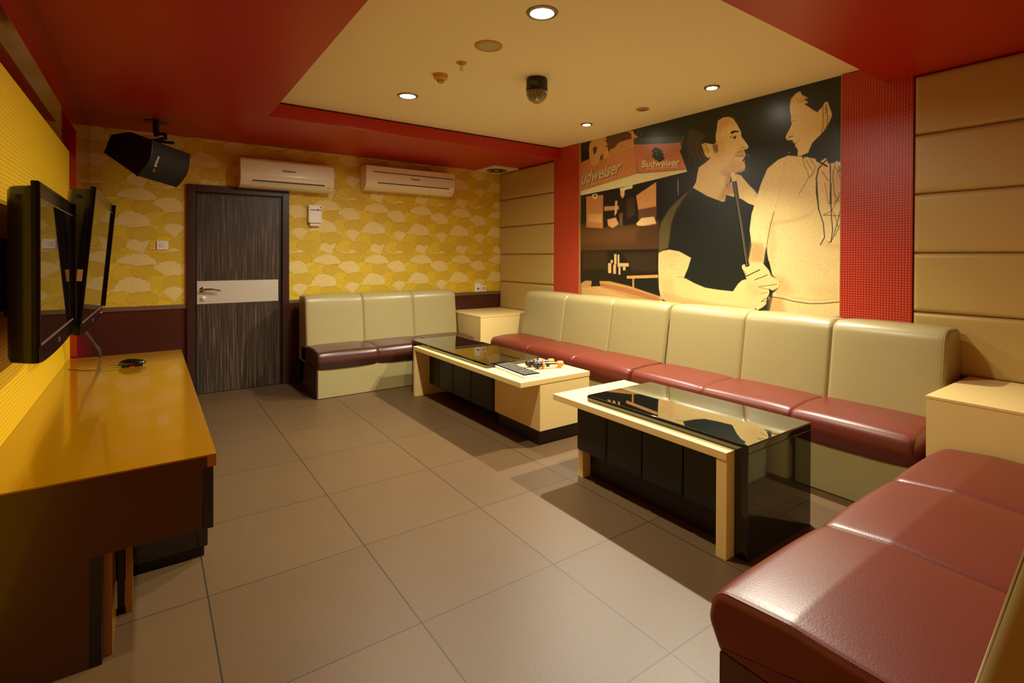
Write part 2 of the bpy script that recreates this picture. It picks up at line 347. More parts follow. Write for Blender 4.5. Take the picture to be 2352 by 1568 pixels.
# mural print
MURAL = [
((22,26,20),[(-24,2249),(1092,2094),(1101,844),(-15,753)],8,1,0),
((92,58,30),[(-20,1651),(1052,1625),(1054,1352),(-18,1343)],20,0.9,0),
((120,78,40),[(5,1583),(805,1573),(768,1435),(6,1434)],40,0.5,0),
((196,132,72),[(87,1931),(341,1923),(336,1585),(89,1604)],6,1,0),
((226,176,104),[(124,1741),(320,1728),(320,1641),(113,1660)],14,0.8,0),
((30,24,16),[(340,1939),(841,1963),(843,1607),(343,1593)],8,1,0),
((222,160,92),[(775,1875),(1014,1976),(1016,1690),(935,1645),(804,1726)],5,1,0),
((110,72,42),[(804,1740),(1016,1753),(1017,1577),(805,1587)],8,1,0),
((240,205,140),[(776,1610),(843,1658),(990,1663),(1017,1598),(881,1584),(796,1588)],5,1,0),
((205,150,95),[(352,1805),(555,1796),(556,1758),(353,1757)],8,1,0),
((228,178,112),[(503,1847),(536,1848),(529,1730),(495,1694)],3,1,0),
((214,160,100),[(397,1669),(514,1685),(557,1614),(473,1580),(408,1606)],8,1,0),
((150,100,58),[(556,1713),(607,1725),(604,1597),(567,1598)],8,0.7,0),
((90,62,36),[(647,1857),(765,1861),(766,1699),(668,1661)],10,0.6,0),
((236,196,130),[(571,1962),(626,1956),(630,1896),(602,1861),(573,1901)],2,1,0),
((24,20,14),[(-19,1360),(1054,1366),(1074,954),(-16,1019)],8,1,0),
((62,42,22),[(31,1351),(399,1349),(400,1177),(32,1153)],20,0.8,0),
((84,58,32),[(610,1332),(1027,1345),(1029,1162),(731,1154)],30,0.5,0),
((232,188,126),[(411,1232),(456,1233),(457,1132),(411,1131)],5,0.95,0),
((232,188,126),[(482,1217),(520,1218),(520,1126),(482,1125)],5,0.95,0),
((232,188,126),[(494,1322),(527,1322),(528,1218),(494,1218)],5,0.95,0),
((232,188,126),[(540,1317),(565,1317),(565,1196),(541,1195)],5,0.95,0),
((232,188,126),[(559,1234),(687,1235),(687,1201),(559,1199)],5,0.95,0),
((232,188,126),[(553,1196),(580,1196),(580,1120),(554,1119)],5,0.95,0),
((232,188,126),[(447,1263),(477,1264),(477,1233),(447,1232)],5,0.95,0),
((232,188,126),[(611,1200),(647,1200),(647,1164),(611,1163)],5,0.95,0),
((214,160,90),[(662,1112),(1038,1134),(1041,1106),(662,1084)],2,1,0),
((200,140,78),[(733,1089),(756,1090),(757,999),(734,998)],2,1,0),
((20,24,18),[(766,1088),(1047,1103),(1074,947),(767,986)],3,1,0),
((206,152,86),[(8,1012),(81,1043),(433,1051),(692,1016),(1074,937),(1100,886),(1202,852),(10,722)],4,1,0),
((180,118,64),[(313,1025),(672,996),(1030,934),(1074,905),(995,895),(612,955),(291,997)],4,0.9,0),
((226,184,112),[(33,968),(291,988),(885,870),(772,788),(10,722)],10,0.7,0),
((18,18,14),[(157,1078),(297,1083),(290,1032),(308,998),(162,985),(176,1027)],4,1,0),
((70,72,58),[(1211,2010),(1219,1778)],2,0.8,2.2),
((236,214,150),[(1251,1967),(1255,1836)],1.5,1,5),
((20,26,20),[(-26,2539),(166,2545),(156,2288),(-24,2282)],3,1,0),
((206,140,82),[(-21,2294),(134,2321),(424,2329),(745,2378),(788,2080),(-19,1995)],2,1,0),
((98,62,36),[(376,2515),(543,2516),(716,2499),(724,2418),(632,2398),(423,2374),(377,2404)],3,1,0),
((216,160,92),[(544,2413),(646,2422),(752,2421),(749,2345),(454,2319),(416,2331),(424,2363),(500,2377)],3,1,0),
((222,168,98),[(645,2507),(737,2495),(744,2467),(786,2428),(790,2411),(717,2422),(709,2474)],3,1,0),
((140,88,48),[(416,2314),(574,2343),(749,2369)],1.5,0.8,2.6),
((140,88,48),[(416,2331),(574,2360),(748,2385)],1.5,0.8,2.6),
((140,88,48),[(416,2347),(574,2378),(748,2401)],1.5,0.8,2.6),
((140,88,48),[(416,2364),(574,2395),(748,2416)],1.5,0.8,2.6),
((150,95,50),[(-12,2257),(134,2277)],2,0.8,2.5),
((150,95,50),[(-12,2228),(135,2243)],2,0.8,2.5),
((168,104,58),[(-10,2026),(348,2061),(785,2091)],2,0.8,3),
((60,76,62),[(745,2422),(920,2398),(1323,2332),(1289,2257),(920,2331),(745,2362)],6,1,0),
((74,86,66),[(745,2393),(985,2355),(985,2345),(745,2380)],4,0.8,0),
((200,124,80),[(745,2362),(1049,2314),(1277,2288),(1289,2210),(1364,2042),(795,2083)],5,1,0),
((214,138,86),[(760,2254),(1289,2171),(1358,2047),(795,2087)],40,0.6,0),
((232,222,164),[(-14,1994),(788,2080),(1370,2040),(1373,2027),(734,1979),(-13,1947)],2,1,0),
((238,226,170),[(562,1966),(734,1979),(727,1948),(649,1943),(620,1930),(577,1937)],2,1,0),
((222,178,106),[(166,2506),(376,2510),(380,2459),(424,2307),(362,2283),(290,2306),(266,2252),(210,2232),(168,2249),(134,2330),(125,2424),(142,2479)],2,1,0),
((60,40,22),[(361,2468),(408,2459),(408,2451),(361,2458)],1.5,1,0),
((60,40,22),[(357,2413),(412,2403),(408,2396),(360,2404)],1.5,1,0),
((60,40,22),[(290,2306),(322,2346),(328,2339),(303,2275)],2,1,0),
((60,40,22),[(314,2291),(338,2332),(344,2325),(326,2278)],2,1,0),
((70,50,28),[(184,2414),(208,2433),(225,2424),(249,2431),(241,2393),(225,2361),(201,2354),(192,2384)],4,1,0),
((200,150,88),[(208,2398),(225,2407),(221,2373)],3,0.7,0),
((190,140,80),[(258,2379),(282,2369)],1.5,0.6,1.6),
((190,140,80),[(253,2350),(275,2314)],1.5,0.6,1.6),
((190,140,80),[(240,2328),(255,2271)],1.5,0.6,1.6),
((190,140,80),[(220,2318),(226,2250)],1.5,0.6,1.6),
((190,140,80),[(198,2321),(193,2255)],1.5,0.6,1.6),
((190,140,80),[(178,2338),(163,2285)],1.5,0.6,1.6),
((190,140,80),[(164,2364),(142,2334)],1.5,0.6,1.6),
((190,140,80),[(159,2395),(134,2393)],1.5,0.6,1.6),
((190,140,80),[(164,2424),(141,2450)],1.5,0.6,1.6),
((190,140,80),[(177,2446),(161,2492)],1.5,0.6,1.6),
((190,140,80),[(197,2456),(191,2512)],1.5,0.6,1.6),
((190,140,80),[(219,2452),(224,2506)],1.5,0.6,1.6),
((190,140,80),[(239,2435),(254,2476)],1.5,0.6,1.6),
((190,140,80),[(253,2409),(274,2427)],1.5,0.6,1.6),
((226,196,130),[(809,2504),(799,2472),(782,2454),(800,2420)],1.5,1,2.2),
((226,196,130),[(836,2498),(843,2474),(827,2456),(830,2435),(813,2417)],1.5,1,2.2),
((226,206,150),[(178,1943),(252,1942),(251,1896),(212,1891),(180,1906)],2,1,0),
((40,34,22),[(203,1934),(232,1933),(230,1914),(205,1915)],2,1,0),
((26,38,30),[(1026,2273),(1023,2265),(1016,2260),(1005,2259),(994,2263),(986,2271),(983,2280),(986,2288),(994,2293),(1005,2293),(1015,2289),(1023,2282)],3,1,0),
((26,38,30),[(1004,2256),(1001,2248),(993,2243),(983,2243),(972,2247),(964,2254),(961,2263),(963,2272),(971,2277),(982,2277),(993,2273),(1001,2265)],3,1,0),
((26,38,30),[(1054,2258),(1051,2249),(1042,2244),(1030,2243),(1018,2247),(1009,2256),(1006,2266),(1009,2275),(1018,2281),(1030,2281),(1042,2277),(1051,2268)],3,1,0),
((26,38,30),[(1084,2238),(1081,2230),(1073,2225),(1062,2224),(1050,2228),(1042,2236),(1039,2246),(1042,2254),(1050,2259),(1061,2260),(1073,2256),(1081,2248)],3,1,0),
((26,38,30),[(1025,2228),(1022,2218),(1012,2212),(999,2211),(985,2216),(975,2225),(972,2236),(975,2246),(985,2253),(998,2253),(1012,2248),(1022,2239)],3,1,0),
((26,38,30),[(1067,2216),(1063,2205),(1052,2198),(1037,2197),(1022,2202),(1010,2213),(1006,2226),(1010,2237),(1021,2244),(1036,2245),(1052,2239),(1063,2229)],3,1,0),
((26,38,30),[(1098,2206),(1095,2197),(1086,2192),(1074,2191),(1062,2195),(1054,2204),(1050,2214),(1054,2223),(1062,2228),(1074,2229),(1086,2224),(1094,2216)],3,1,0),
((26,38,30),[(1008,2210),(1005,2202),(997,2197),(986,2197),(975,2201),(967,2208),(964,2217),(967,2225),(975,2230),(986,2231),(997,2227),(1005,2219)],3,1,0),
((26,38,30),[(1046,2190),(1042,2179),(1032,2173),(1018,2172),(1004,2177),(994,2186),(990,2198),(994,2209),(1004,2215),(1018,2216),(1032,2211),(1042,2201)],3,1,0),
((26,38,30),[(1090,2178),(1087,2167),(1076,2160),(1062,2159),(1048,2164),(1037,2174),(1033,2186),(1037,2197),(1047,2204),(1062,2205),(1076,2200),(1087,2190)],3,1,0),
((26,38,30),[(1104,2176),(1102,2169),(1096,2165),(1087,2164),(1078,2168),(1072,2174),(1069,2181),(1072,2188),(1078,2192),(1087,2192),(1095,2189),(1102,2183)],3,1,0),
((26,38,30),[(1072,2161),(1069,2152),(1061,2147),(1050,2146),(1038,2150),(1030,2158),(1027,2167),(1030,2176),(1038,2181),(1049,2182),(1061,2178),(1069,2170)],3,1,0),
((150,150,120),[(981,2262),(990,2260),(990,2252),(981,2253)],4,0.8,0),
((150,150,120),[(1016,2223),(1025,2222),(1025,2214),(1016,2215)],4,0.8,0),
((150,150,120),[(981,2221),(990,2220),(990,2212),(981,2213)],4,0.8,0),
((150,150,120),[(1016,2228),(1025,2227),(1025,2219),(1016,2220)],4,0.8,0),
((150,150,120),[(1045,2181),(1054,2180),(1054,2172),(1045,2173)],4,0.8,0),
((150,150,120),[(1063,2241),(1072,2239),(1072,2231),(1063,2233)],4,0.8,0),
((150,92,60),[(862,2218),(895,2228),(941,2201)],4,0.6,4),
((150,92,60),[(1111,2179),(1160,2196),(1190,2182)],4,0.6,4),
((150,92,60),[(875,2195),(954,2193)],4,0.5,3),
((24,26,18),[(1266,2220),(1309,2234),(1334,2365),(1392,2424),(1441,2498),(1536,2518),(1674,2479),(1763,2420),(1777,2384),(1645,2399),(1623,2309),(1624,2215),(1546,2222),(1524,2081),(1468,2041),(1452,1953),(1404,1881),(1353,1943),(1344,2037),(1301,2143)],3,1,0),
((170,138,84),[(1371,2393),(1343,2293),(1352,2192),(1365,2105)],2,0.6,4.2),
((170,138,84),[(1382,2387),(1354,2291),(1365,2190),(1378,2117)],2,0.9,2.8),
((170,138,84),[(1393,2381),(1365,2289),(1378,2188),(1391,2129)],2,0.6,2.8),
((170,138,84),[(1404,2374),(1376,2287),(1385,2186),(1405,2141)],2,0.9,4.2),
((170,138,84),[(1415,2368),(1387,2285),(1398,2184),(1418,2097)],2,0.6,2.8),
((170,138,84),[(1425,2362),(1398,2283),(1410,2182),(1431,2109)],2,0.9,2.8),
((170,138,84),[(1436,2355),(1409,2281),(1417,2181),(1444,2121)],2,0.6,4.2),
((170,138,84),[(1447,2349),(1419,2279),(1430,2179),(1457,2133)],2,0.9,2.8),
((170,138,84),[(1457,2343),(1430,2277),(1442,2177),(1470,2089)],2,0.6,2.8),
((170,138,84),[(1468,2337),(1441,2275),(1449,2176),(1483,2101)],2,0.9,4.2),
((170,138,84),[(1478,2330),(1451,2273),(1462,2174),(1496,2113)],2,0.6,2.8),
((170,138,84),[(1489,2324),(1462,2271),(1474,2172),(1508,2125)],2,0.9,2.8),
((170,138,84),[(1499,2318),(1472,2269),(1481,2171),(1521,2082)],2,0.6,4.2),
((170,138,84),[(1509,2312),(1483,2267),(1493,2169),(1534,2094)],2,0.9,2.8),
((170,138,84),[(1520,2306),(1493,2265),(1505,2167),(1546,2105)],2,0.6,2.8),
((236,206,136),[(1642,2400),(1690,2415),(1741,2406),(1776,2384),(1813,2324),(1842,2267),(1843,2234),(1870,2197),(1901,2153),(1903,2137),(1887,2126),(1869,2126),(1872,2107),(1882,2090),(1875,2068),(1865,2058),(1876,2039),(1871,2024),(1879,1997),(1873,1972),(1851,1959),(1816,1959),(1787,1951),(1762,1935),(1752,1917),(1745,1891),(1719,1861),(1717,1802),(1709,1743),(1679,1737),(1510,1813),(1404,1880),(1436,1927),(1448,1995),(1460,2044),(1524,2075),(1574,2108),(1547,2108),(1517,2137),(1501,2188),(1483,2233),(1523,2240),(1601,2212),(1623,2227),(1618,2283),(1630,2335),(1634,2374)],2,1,0),
((206,150,88),[(1645,2392),(1690,2409),(1748,2397),(1792,2342),(1749,2351),(1705,2346),(1646,2305)],40,0.6,0),
((186,132,78),[(1678,1979),(1794,1965),(1871,1969),(1851,1959),(1766,1948),(1745,1891),(1719,1861),(1713,1749),(1649,1761),(1708,1855),(1722,1933)],30,0.8,0),
((190,140,86),[(1821,2128),(1870,2127),(1870,2101),(1808,2098),(1786,2089)],16,0.8,0),
((196,146,90),[(1765,2046),(1864,2025),(1864,1974),(1766,1974),(1707,2001)],40,0.5,0),
((214,164,100),[(1631,2267),(1706,2240),(1692,2123),(1632,2099),(1616,2169)],50,0.4,0),
((90,64,36),[(1589,2207),(1635,2213),(1643,2151),(1620,2138),(1605,2151)],10,0.65,0),
((34,28,18),[(1751,2275),(1758,2288),(1778,2292),(1820,2281),(1825,2270),(1792,2275),(1764,2269)],3,1,0),
((60,40,24),[(1742,2243),(1767,2249),(1803,2247)],2,1,3.2),
((36,30,22),[(1775,2242),(1796,2243),(1803,2235),(1794,2225),(1778,2230)],2,1,0),
((110,76,46),[(1749,2241),(1771,2231),(1796,2222)],2,1,2),
((180,124,72),[(1749,2265),(1778,2266),(1821,2255)],3,0.7,2),
((60,40,26),[(1844,2143),(1848,2150),(1863,2148),(1873,2140)],2,1,4),
((140,96,56),[(1821,2141),(1830,2166),(1856,2168)],3,0.7,2.5),
((70,44,28),[(1796,2092),(1815,2083),(1843,2081),(1872,2069)],2,1,4),
((206,146,96),[(1815,2094),(1853,2099),(1879,2089),(1871,2075),(1822,2084)],6,0.7,0),
((34,30,20),[(1856,2051),(1869,2055),(1869,2036),(1857,2035)],5,1,0),
((110,70,40),[(1511,2221),(1527,2232),(1539,2196),(1555,2166),(1547,2153)],2.5,1,3),
((60,44,26),[(1479,2227),(1495,2203),(1519,2137),(1547,2111),(1572,2115)],2,1,2.6),
((120,80,46),[(1523,2185),(1547,2187),(1551,2159)],2,1,2.5),
((60,50,30),[(1475,2241),(1479,2192),(1504,2133)],1.5,0.6,1.6),
((60,50,30),[(1481,2237),(1486,2191),(1511,2141)],1.5,0.6,1.6),
((60,50,30),[(1488,2233),(1494,2189),(1518,2150)],1.5,0.6,1.6),
((60,50,30),[(1494,2229),(1501,2188),(1525,2158)],1.5,0.6,1.6),
((60,50,30),[(1500,2226),(1508,2187),(1532,2167)],1.5,0.6,1.6),
((60,50,30),[(1507,2222),(1515,2186),(1539,2175)],1.5,0.6,1.6),
((28,34,28),[(1412,1877),(1540,1800),(1704,1730),(1717,1786),(1844,1762),(1922,1671),(1936,1386),(1919,1226),(1888,1106),(1783,1026),(1632,1026),(1530,1044),(1323,1113),(1393,1287),(1271,1353),(1097,1355),(1047,1336),(1049,1527),(1069,1610),(1163,1728),(1326,1849)],2,1,0),
((128,108,62),[(1047,1336),(1049,1527),(1070,1603),(1163,1725),(1310,1831),(1396,1871),(1310,1797),(1230,1696),(1184,1590),(1165,1454),(1148,1372),(1097,1358)],12,0.75,0),
((150,132,84),[(1061,1561),(1095,1636),(1188,1724),(1310,1768)],1.5,0.8,1.6),
((236,208,138),[(1804,1948),(1843,1930),(1908,1851),(1959,1801),(1984,1761),(1959,1686),(1909,1706),(1844,1750),(1751,1780),(1717,1792),(1713,1842),(1744,1882),(1764,1894)],2,1,0),
((190,140,84),[(1730,1883),(1778,1878),(1791,1791),(1724,1791),(1713,1842)],12,0.7,0),
((80,54,32),[(1717,1872),(1751,1875),(1764,1891)],2,0.8,3),
((80,54,32),[(1721,1847),(1744,1854)],2,0.8,3),
((240,214,146),[(2207,2028),(2276,2012),(2335,1999),(2418,1996),(2594,1969),(2602,905),(2053,852),(2069,1001),(2143,1065),(2154,1117),(2098,1164),(2072,1269),(2042,1251),(1950,1250),(1922,1226),(1910,1268),(1934,1386),(1917,1505),(1932,1623),(1969,1738),(2007,1852),(2055,1956),(2136,2009)],2,1,0),
((20,26,20),[(2049,1373),(2057,1327),(2086,1177),(2066,1197),(2030,1255),(2038,1315)],3,1,0),
((20,26,18),[(2068,1044),(2099,1040),(2100,994),(2070,854),(2045,851),(2026,919),(2074,992)],4,1,0),
((196,148,88),[(1930,1410),(2023,1396),(2041,1327),(2030,1257),(1950,1254),(1915,1268)],26,0.75,0),
((214,166,102),[(2102,1166),(2177,1157),(2256,1049),(2144,1020),(2099,1063)],40,0.6,0),
((206,156,94),[(2073,1004),(2178,999),(2202,866),(2070,854)],30,0.7,0),
((222,176,108),[(2058,1523),(2110,1612),(2129,1383),(2107,1212),(2071,1292)],30,0.45,0),
((222,176,110),[(2363,1077),(2600,1099),(2600,1048),(2425,1016)],50,0.4,0),
((224,178,112),[(2070,1557),(2252,1569),(2380,1610),(2359,1579),(2230,1543),(2082,1527)],14,0.6,0),
((224,178,112),[(2356,1963),(2594,1928),(2597,1580),(2419,1805)],60,0.4,0),
((226,184,118),[(2453,1399),(2598,1376),(2598,1335),(2463,1367)],20,0.5,0),
((50,34,20),[(2107,1629),(2082,1539),(2070,1476),(2054,1384),(2055,1315)],2,1,4),
((204,160,96),[(2182,2006),(2177,1900),(2139,1723),(2110,1646)],3,0.7,2),
((50,32,18),[(2073,1004),(2178,995),(2256,980),(2363,972),(2456,980),(2596,1005)],3,1,5),
((190,140,80),[(2120,1041),(2256,1005),(2425,1000),(2596,1027)],6,0.5,4),
((240,214,146),[(2226,2430),(2255,2458),(2284,2469),(2347,2435),(2414,2373),(2452,2352),(2473,2351),(2503,2256),(2490,2220),(2437,2140),(2383,2093),(2355,2046),(2350,2003),(2276,2015),(2276,2059),(2255,2092),(2259,2103),(2243,2113),(2240,2132),(2199,2140),(2189,2158),(2192,2175),(2211,2207),(2233,2250),(2227,2275),(2227,2311),(2221,2336),(2216,2379)],2,1,0),
((230,190,118),[(2232,2429),(2284,2463),(2325,2394),(2302,2376),(2250,2389)],20,0.6,0),
((110,78,46),[(2233,2274),(2248,2268),(2262,2268)],2.5,1,3),
((190,150,90),[(2224,2312),(2239,2314),(2256,2305)],3,0.6,2.5),
((44,34,22),[(2207,2153),(2219,2161),(2240,2161)],2.5,1,4.5),
((170,110,60),[(2258,2107),(2275,2121),(2292,2130)],2.5,1,2.5),
((60,40,24),[(2234,2131),(2244,2112),(2259,2102)],2,1,2.5),
((24,30,22),[(2293,2466),(2347,2476),(2462,2457),(2578,2442),(2583,1865),(2564,1923),(2534,1941),(2513,1930),(2481,1932),(2463,1972),(2439,1958),(2417,1950),(2395,1976),(2356,1991),(2328,2001),(2311,1989),(2305,2013),(2350,2027),(2355,2046),(2377,2091),(2432,2138),(2474,2178),(2498,2218),(2503,2256),(2473,2350),(2457,2354),(2436,2322),(2406,2294),(2376,2319),(2353,2341),(2319,2372),(2347,2374),(2319,2407),(2347,2406),(2302,2441)],3,1,0),
((236,206,140),[(2439,2321),(2452,2346),(2473,2350),(2503,2256),(2487,2215),(2464,2169),(2432,2138),(2443,2196),(2444,2263)],3,1,0),
((40,32,20),[(2442,2343),(2444,2263),(2445,2195),(2434,2141)],2,1,3),
((44,36,22),[(2463,2338),(2469,2292),(2473,2240),(2470,2190),(2453,2160)],2,1,3.5),
((50,40,26),[(2465,2321),(2457,2306),(2471,2291),(2460,2277)],2,1,4),
((120,90,52),[(2267,2408),(2291,2388),(2325,2388)],2,0.6,1.6),
((120,90,52),[(2280,2410),(2302,2391),(2337,2393)],2,0.6,1.6),
((120,90,52),[(2293,2411),(2313,2394),(2350,2399)],2,0.6,1.6),
((120,90,52),[(2305,2413),(2325,2397),(2362,2404)],2,0.6,1.6),
((120,90,52),[(2318,2415),(2336,2400),(2374,2409)],2,0.6,1.6),
((120,104,64),[(2511,2182),(2522,2135),(2530,2078)],8,0.5,8),
((110,104,76),[(2378,2059),(2416,2087)],2,0.5,1.6),
((110,104,76),[(2389,2075),(2428,2102)],2,0.5,1.6),
((110,104,76),[(2399,2090),(2440,2117)],2,0.5,1.6),
((110,104,76),[(2410,2105),(2451,2132)],2,0.5,1.6),
((110,104,76),[(2421,2120),(2463,2146)],2,0.5,1.6),
((110,104,76),[(2432,2135),(2474,2161)],2,0.5,1.6),
((110,104,76),[(2443,2150),(2486,2176)],2,0.5,1.6),
((34,34,22),[(2311,2001),(2322,1941),(2342,1903),(2354,1855),(2323,1801),(2286,1743)],2,1,2.4),
((34,34,22),[(2328,1992),(2356,1930),(2384,1892),(2357,1849)],2,1,2),
((34,34,22),[(2356,1988),(2395,1925),(2390,1880),(2357,1849)],2,1,2),
((34,34,22),[(2465,1954),(2417,1905),(2404,1838),(2410,1745),(2419,1630)],2,1,8),
((34,34,22),[(2439,1885),(2482,1811)],2,1,3),
((34,34,22),[(2406,1963),(2471,1914)],2,1,12),
((34,34,22),[(2492,1939),(2495,1827),(2494,1659)],2,1,7),
((34,34,22),[(2523,1935),(2509,1825),(2520,1723),(2533,1667)],2,1,3),
((34,34,22),[(2564,1923),(2550,1864),(2524,1901)],2,1,4),
((34,34,22),[(2570,1845),(2568,1763),(2541,1688),(2515,1657)],2,1,3.5),
((34,34,22),[(2544,1909),(2576,1789)],2,1,4),
((34,34,22),[(2566,1752),(2576,1707)],2,1,6),
((34,34,22),[(2404,1849),(2404,1742),(2421,1624),(2452,1526),(2460,1431),(2433,1380)],2,1,6),
((34,34,22),[(2499,1796),(2501,1586),(2511,1481),(2502,1398)],2,1,5.5),
((34,34,22),[(2576,1828),(2558,1706),(2501,1607),(2451,1584),(2592,1568)],2,1,3),
((34,34,22),[(2581,1725),(2549,1563),(2512,1419),(2487,1393)],2,1,4),
((34,34,22),[(2578,1602),(2559,1521),(2526,1439)],2,1,2.5),
((34,34,22),[(2460,1800),(2480,1672),(2520,1585),(2550,1480)],2,1,2.2),
((34,34,22),[(2537,1874),(2591,1724)],2,1,4),
((34,34,22),[(2508,1878),(2519,1731),(2577,1622)],2,1,2.5),
((190,146,84),[(2508,1903),(2570,1862),(2571,1762),(2525,1667),(2504,1714)],26,0.5,0),
((238,208,138),[(1043,1331),(1097,1351),(1165,1360),(1271,1343),(1391,1287),(1359,1197),(1320,1118),(1425,1074),(1530,1041),(1660,1030),(1781,1025),(1823,1085),(1857,1115),(1895,1126),(1882,1165),(1856,1207),(1856,1233),(1879,1241),(1900,1220),(1950,1254),(2024,1251),(2072,1197),(2090,1154),(2143,1131),(2152,1105),(2141,1071),(2099,1049),(2073,1062),(2076,1027),(2057,991),(2052,945),(2026,919),(1977,890),(1850,886),(1633,887),(1332,874),(1169,891),(1074,923),(1051,1008),(1042,1190)],2,1,0),
((212,160,94),[(1074,926),(1100,983),(1332,943),(1633,913),(1902,897),(1633,885),(1332,874),(1169,891)],24,0.6,0),
((222,172,106),[(1052,1092),(1201,1098),(1235,964),(1100,927)],50,0.45,0),
((120,78,44),[(1250,1123),(1315,1116),(1334,1111)],2,1,2.6),
((44,32,20),[(1894,1148),(1950,1176),(2000,1200)],2,1,7),
((44,32,20),[(1963,1124),(2024,1147),(2058,1162)],2,1,5),
((44,32,20),[(1988,1071),(2061,1084),(2131,1096)],2,1,3.4),
((44,32,20),[(2001,1067),(2073,1056)],2,1,2.5),
((44,32,20),[(2011,1021),(2061,1033)],2,1,2.4),
((44,32,20),[(1856,1207),(1887,1172),(1894,1148)],2,1,2.4),
((44,32,20),[(2014,959),(2032,978),(2056,991)],2,1,3.5),
((44,32,20),[(2014,965),(2056,962)],2,1,3),
((216,166,102),[(1900,1112),(2001,1081),(2013,1012),(1964,985),(1901,1029)],40,0.35,0),
((176,118,64),[(1149,1327),(1166,1296)],1.5,0.7,1.6),
((176,118,64),[(1182,1330),(1199,1300),(1174,1300)],1.5,0.7,1.6),
((176,118,64),[(1216,1330),(1233,1300)],1.5,0.7,1.6),
((176,118,64),[(1249,1323),(1273,1300)],1.5,0.7,1.6),
((176,118,64),[(1141,1275),(1153,1255),(1136,1234),(1166,1227)],1.5,0.7,1.6),
((176,118,64),[(1183,1268),(1176,1245)],1.5,0.7,1.6),
((176,118,64),[(1203,1269),(1196,1245)],1.5,0.7,1.6),
((176,118,64),[(1226,1289),(1220,1248),(1246,1262)],1.5,0.7,1.6),
((176,118,64),[(1166,1223),(1249,1232)],1.5,0.7,1.6),
((176,118,64),[(1175,1214),(1203,1207)],1.5,0.7,1.6),
((20,22,16),[(1767,1894),(1807,1891),(1916,1225),(1884,1219)],1.5,1,0),
((236,216,152),[(1755,1962),(1792,1961),(1805,1892),(1768,1890)],1.5,1,0),
((236,216,152),[(1783,1887),(1840,1569),(1897,1224)],1.5,1,2.6),
((210,190,130),[(1795,1885),(1851,1568),(1909,1229)],1.2,1,1.6),
((20,20,14),[(1971,901),(1975,868)],2,1,12),
((230,206,140),[(1972,901),(1978,868)],1.5,1,3),
((150,100,56),[(1946,1805),(1969,1785),(1959,1751)],2,1,2.5),
((150,100,56),[(1965,1803),(1977,1767)],2,1,2.5),
((190,196,140),[(2211,2055),(2221,2052),(2220,2041),(2210,2044)],3,0.7,0),
((190,196,140),[(1895,2085),(1906,2082),(1905,2070),(1894,2073)],3,0.7,0),
]

def paint(W,H,step,layers,base,x0=0,z0=0):
    # W,H metres ; returns (nz,nx,3) srgb 0..1
    nx=int(round(W/step))+1; nz=int(round(H/step))+1
    img=np.zeros((nz,nx,3),np.float32)+np.array(base,np.float32)/255
    for rgb,pts,soft,al,wd in layers:
        p=np.array(pts,float)/1000; p[:,0]-=x0;p[:,1]-=z0
        sf=max(soft/1000,step*.6); hw=wd/2000
        m=sf+hw
        i0=max(0,int((p[:,0].min()-m)/step));i1=min(nx,int((p[:,0].max()+m)/step)+2)
        j0=max(0,int((p[:,1].min()-m)/step));j1=min(nz,int((p[:,1].max()+m)/step)+2)
        if i0>=i1 or j0>=j1: continue
        gx,gz=np.meshgrid(np.arange(i0,i1)*step,np.arange(j0,j1)*step)
        d2=np.full(gx.shape,1e9);ins=np.zeros(gx.shape,bool)
        n=len(p);R=range(n) if wd==0 else range(n-1)
        for k in R:
            a=p[k];b=p[(k+1)%n];e=b-a;L=e@e+1e-12
            t=np.clip(((gx-a[0])*e[0]+(gz-a[1])*e[1])/L,0,1)
            d2=np.minimum(d2,(gx-a[0]-t*e[0])**2+(gz-a[1]-t*e[1])**2)
            if wd==0 and a[1]!=b[1]:
                c=((a[1]>gz)!=(b[1]>gz))&(gx<(b[0]-a[0])*(gz-a[1])/(b[1]-a[1])+a[0]); ins^=c
        d=np.sqrt(d2)
        sd=np.where(ins,-d,d) if wd==0 else d-hw
        al_=np.clip(.5-sd/(2*sf)*1.0,0,1); al_=al_*al_*(3-2*al_)*al
        s=img[j0:j1,i0:i1]; s+= (np.array(rgb,np.float32)/255-s)*al_[...,None]
    return img

mural = thing('wall_mural', (XR+.02, 2.83, .85), 'printed mural of a man in black t-shirt facing a long-haired woman', 'mural')
img = paint(2.57, 1.655, .0032, MURAL, (24, 32, 25), 0, .85)
img = np.clip(img*(1+rng.normal(0, .045, img.shape[:2]).astype(np.float32)[..., None]), 0, 1)
o = grid_print('mural_print', img, .0032, lambda A, Z: (np.full_like(A, 0), 4.114-A-2.83, Z), vcol_mat('printed_mural', .34, .05, gscale=300, coat=.25, coatrough=.35, bump=.05)); o.parent = mural
xm = XR+.0195
def warp_text(txt, bl, br, tl, tr, col, off, thick=.0006, shift=(0, 0)):
    s = lambda p: (p[0]+shift[0], p[1]+shift[1])
    return text_on('lettering', txt, None, 1.0, col, mural, offset=off, extrude=.001, warp=(s(bl), s(br), s(tl), s(tr), xm-thick*.5, thick))
mc = mat('lettering_cream', (236, 214, 160), .4); md = mat('lettering_red_brown', (140, 50, 34), .4); mo = mat('lettering_pale_orange', (224, 168, 104), .4); mg = mat('lettering_grey_cream', (206, 184, 132), .4)
for col, sh, th in ((md, (6, -6), .0004), (mc, (0, 0), .0010)):
    warp_text('Budweiser', (840, 2131), (1268, 2092), (852, 2194), (1276, 2148), col, .035, th, sh)
for col, sh, th in ((md, (7, -7), .0004), (mg, (0, 0), .0010)):
    warp_text('udweiser', (0, 2058), (566, 2122), (40, 2195), (612, 2250), col, .035, th, sh)
warp_text('CLASSIC AMERICAN LAGER', (896, 2104), (1250, 2075), (897, 2119), (1251, 2089), mc, .02, .0008)
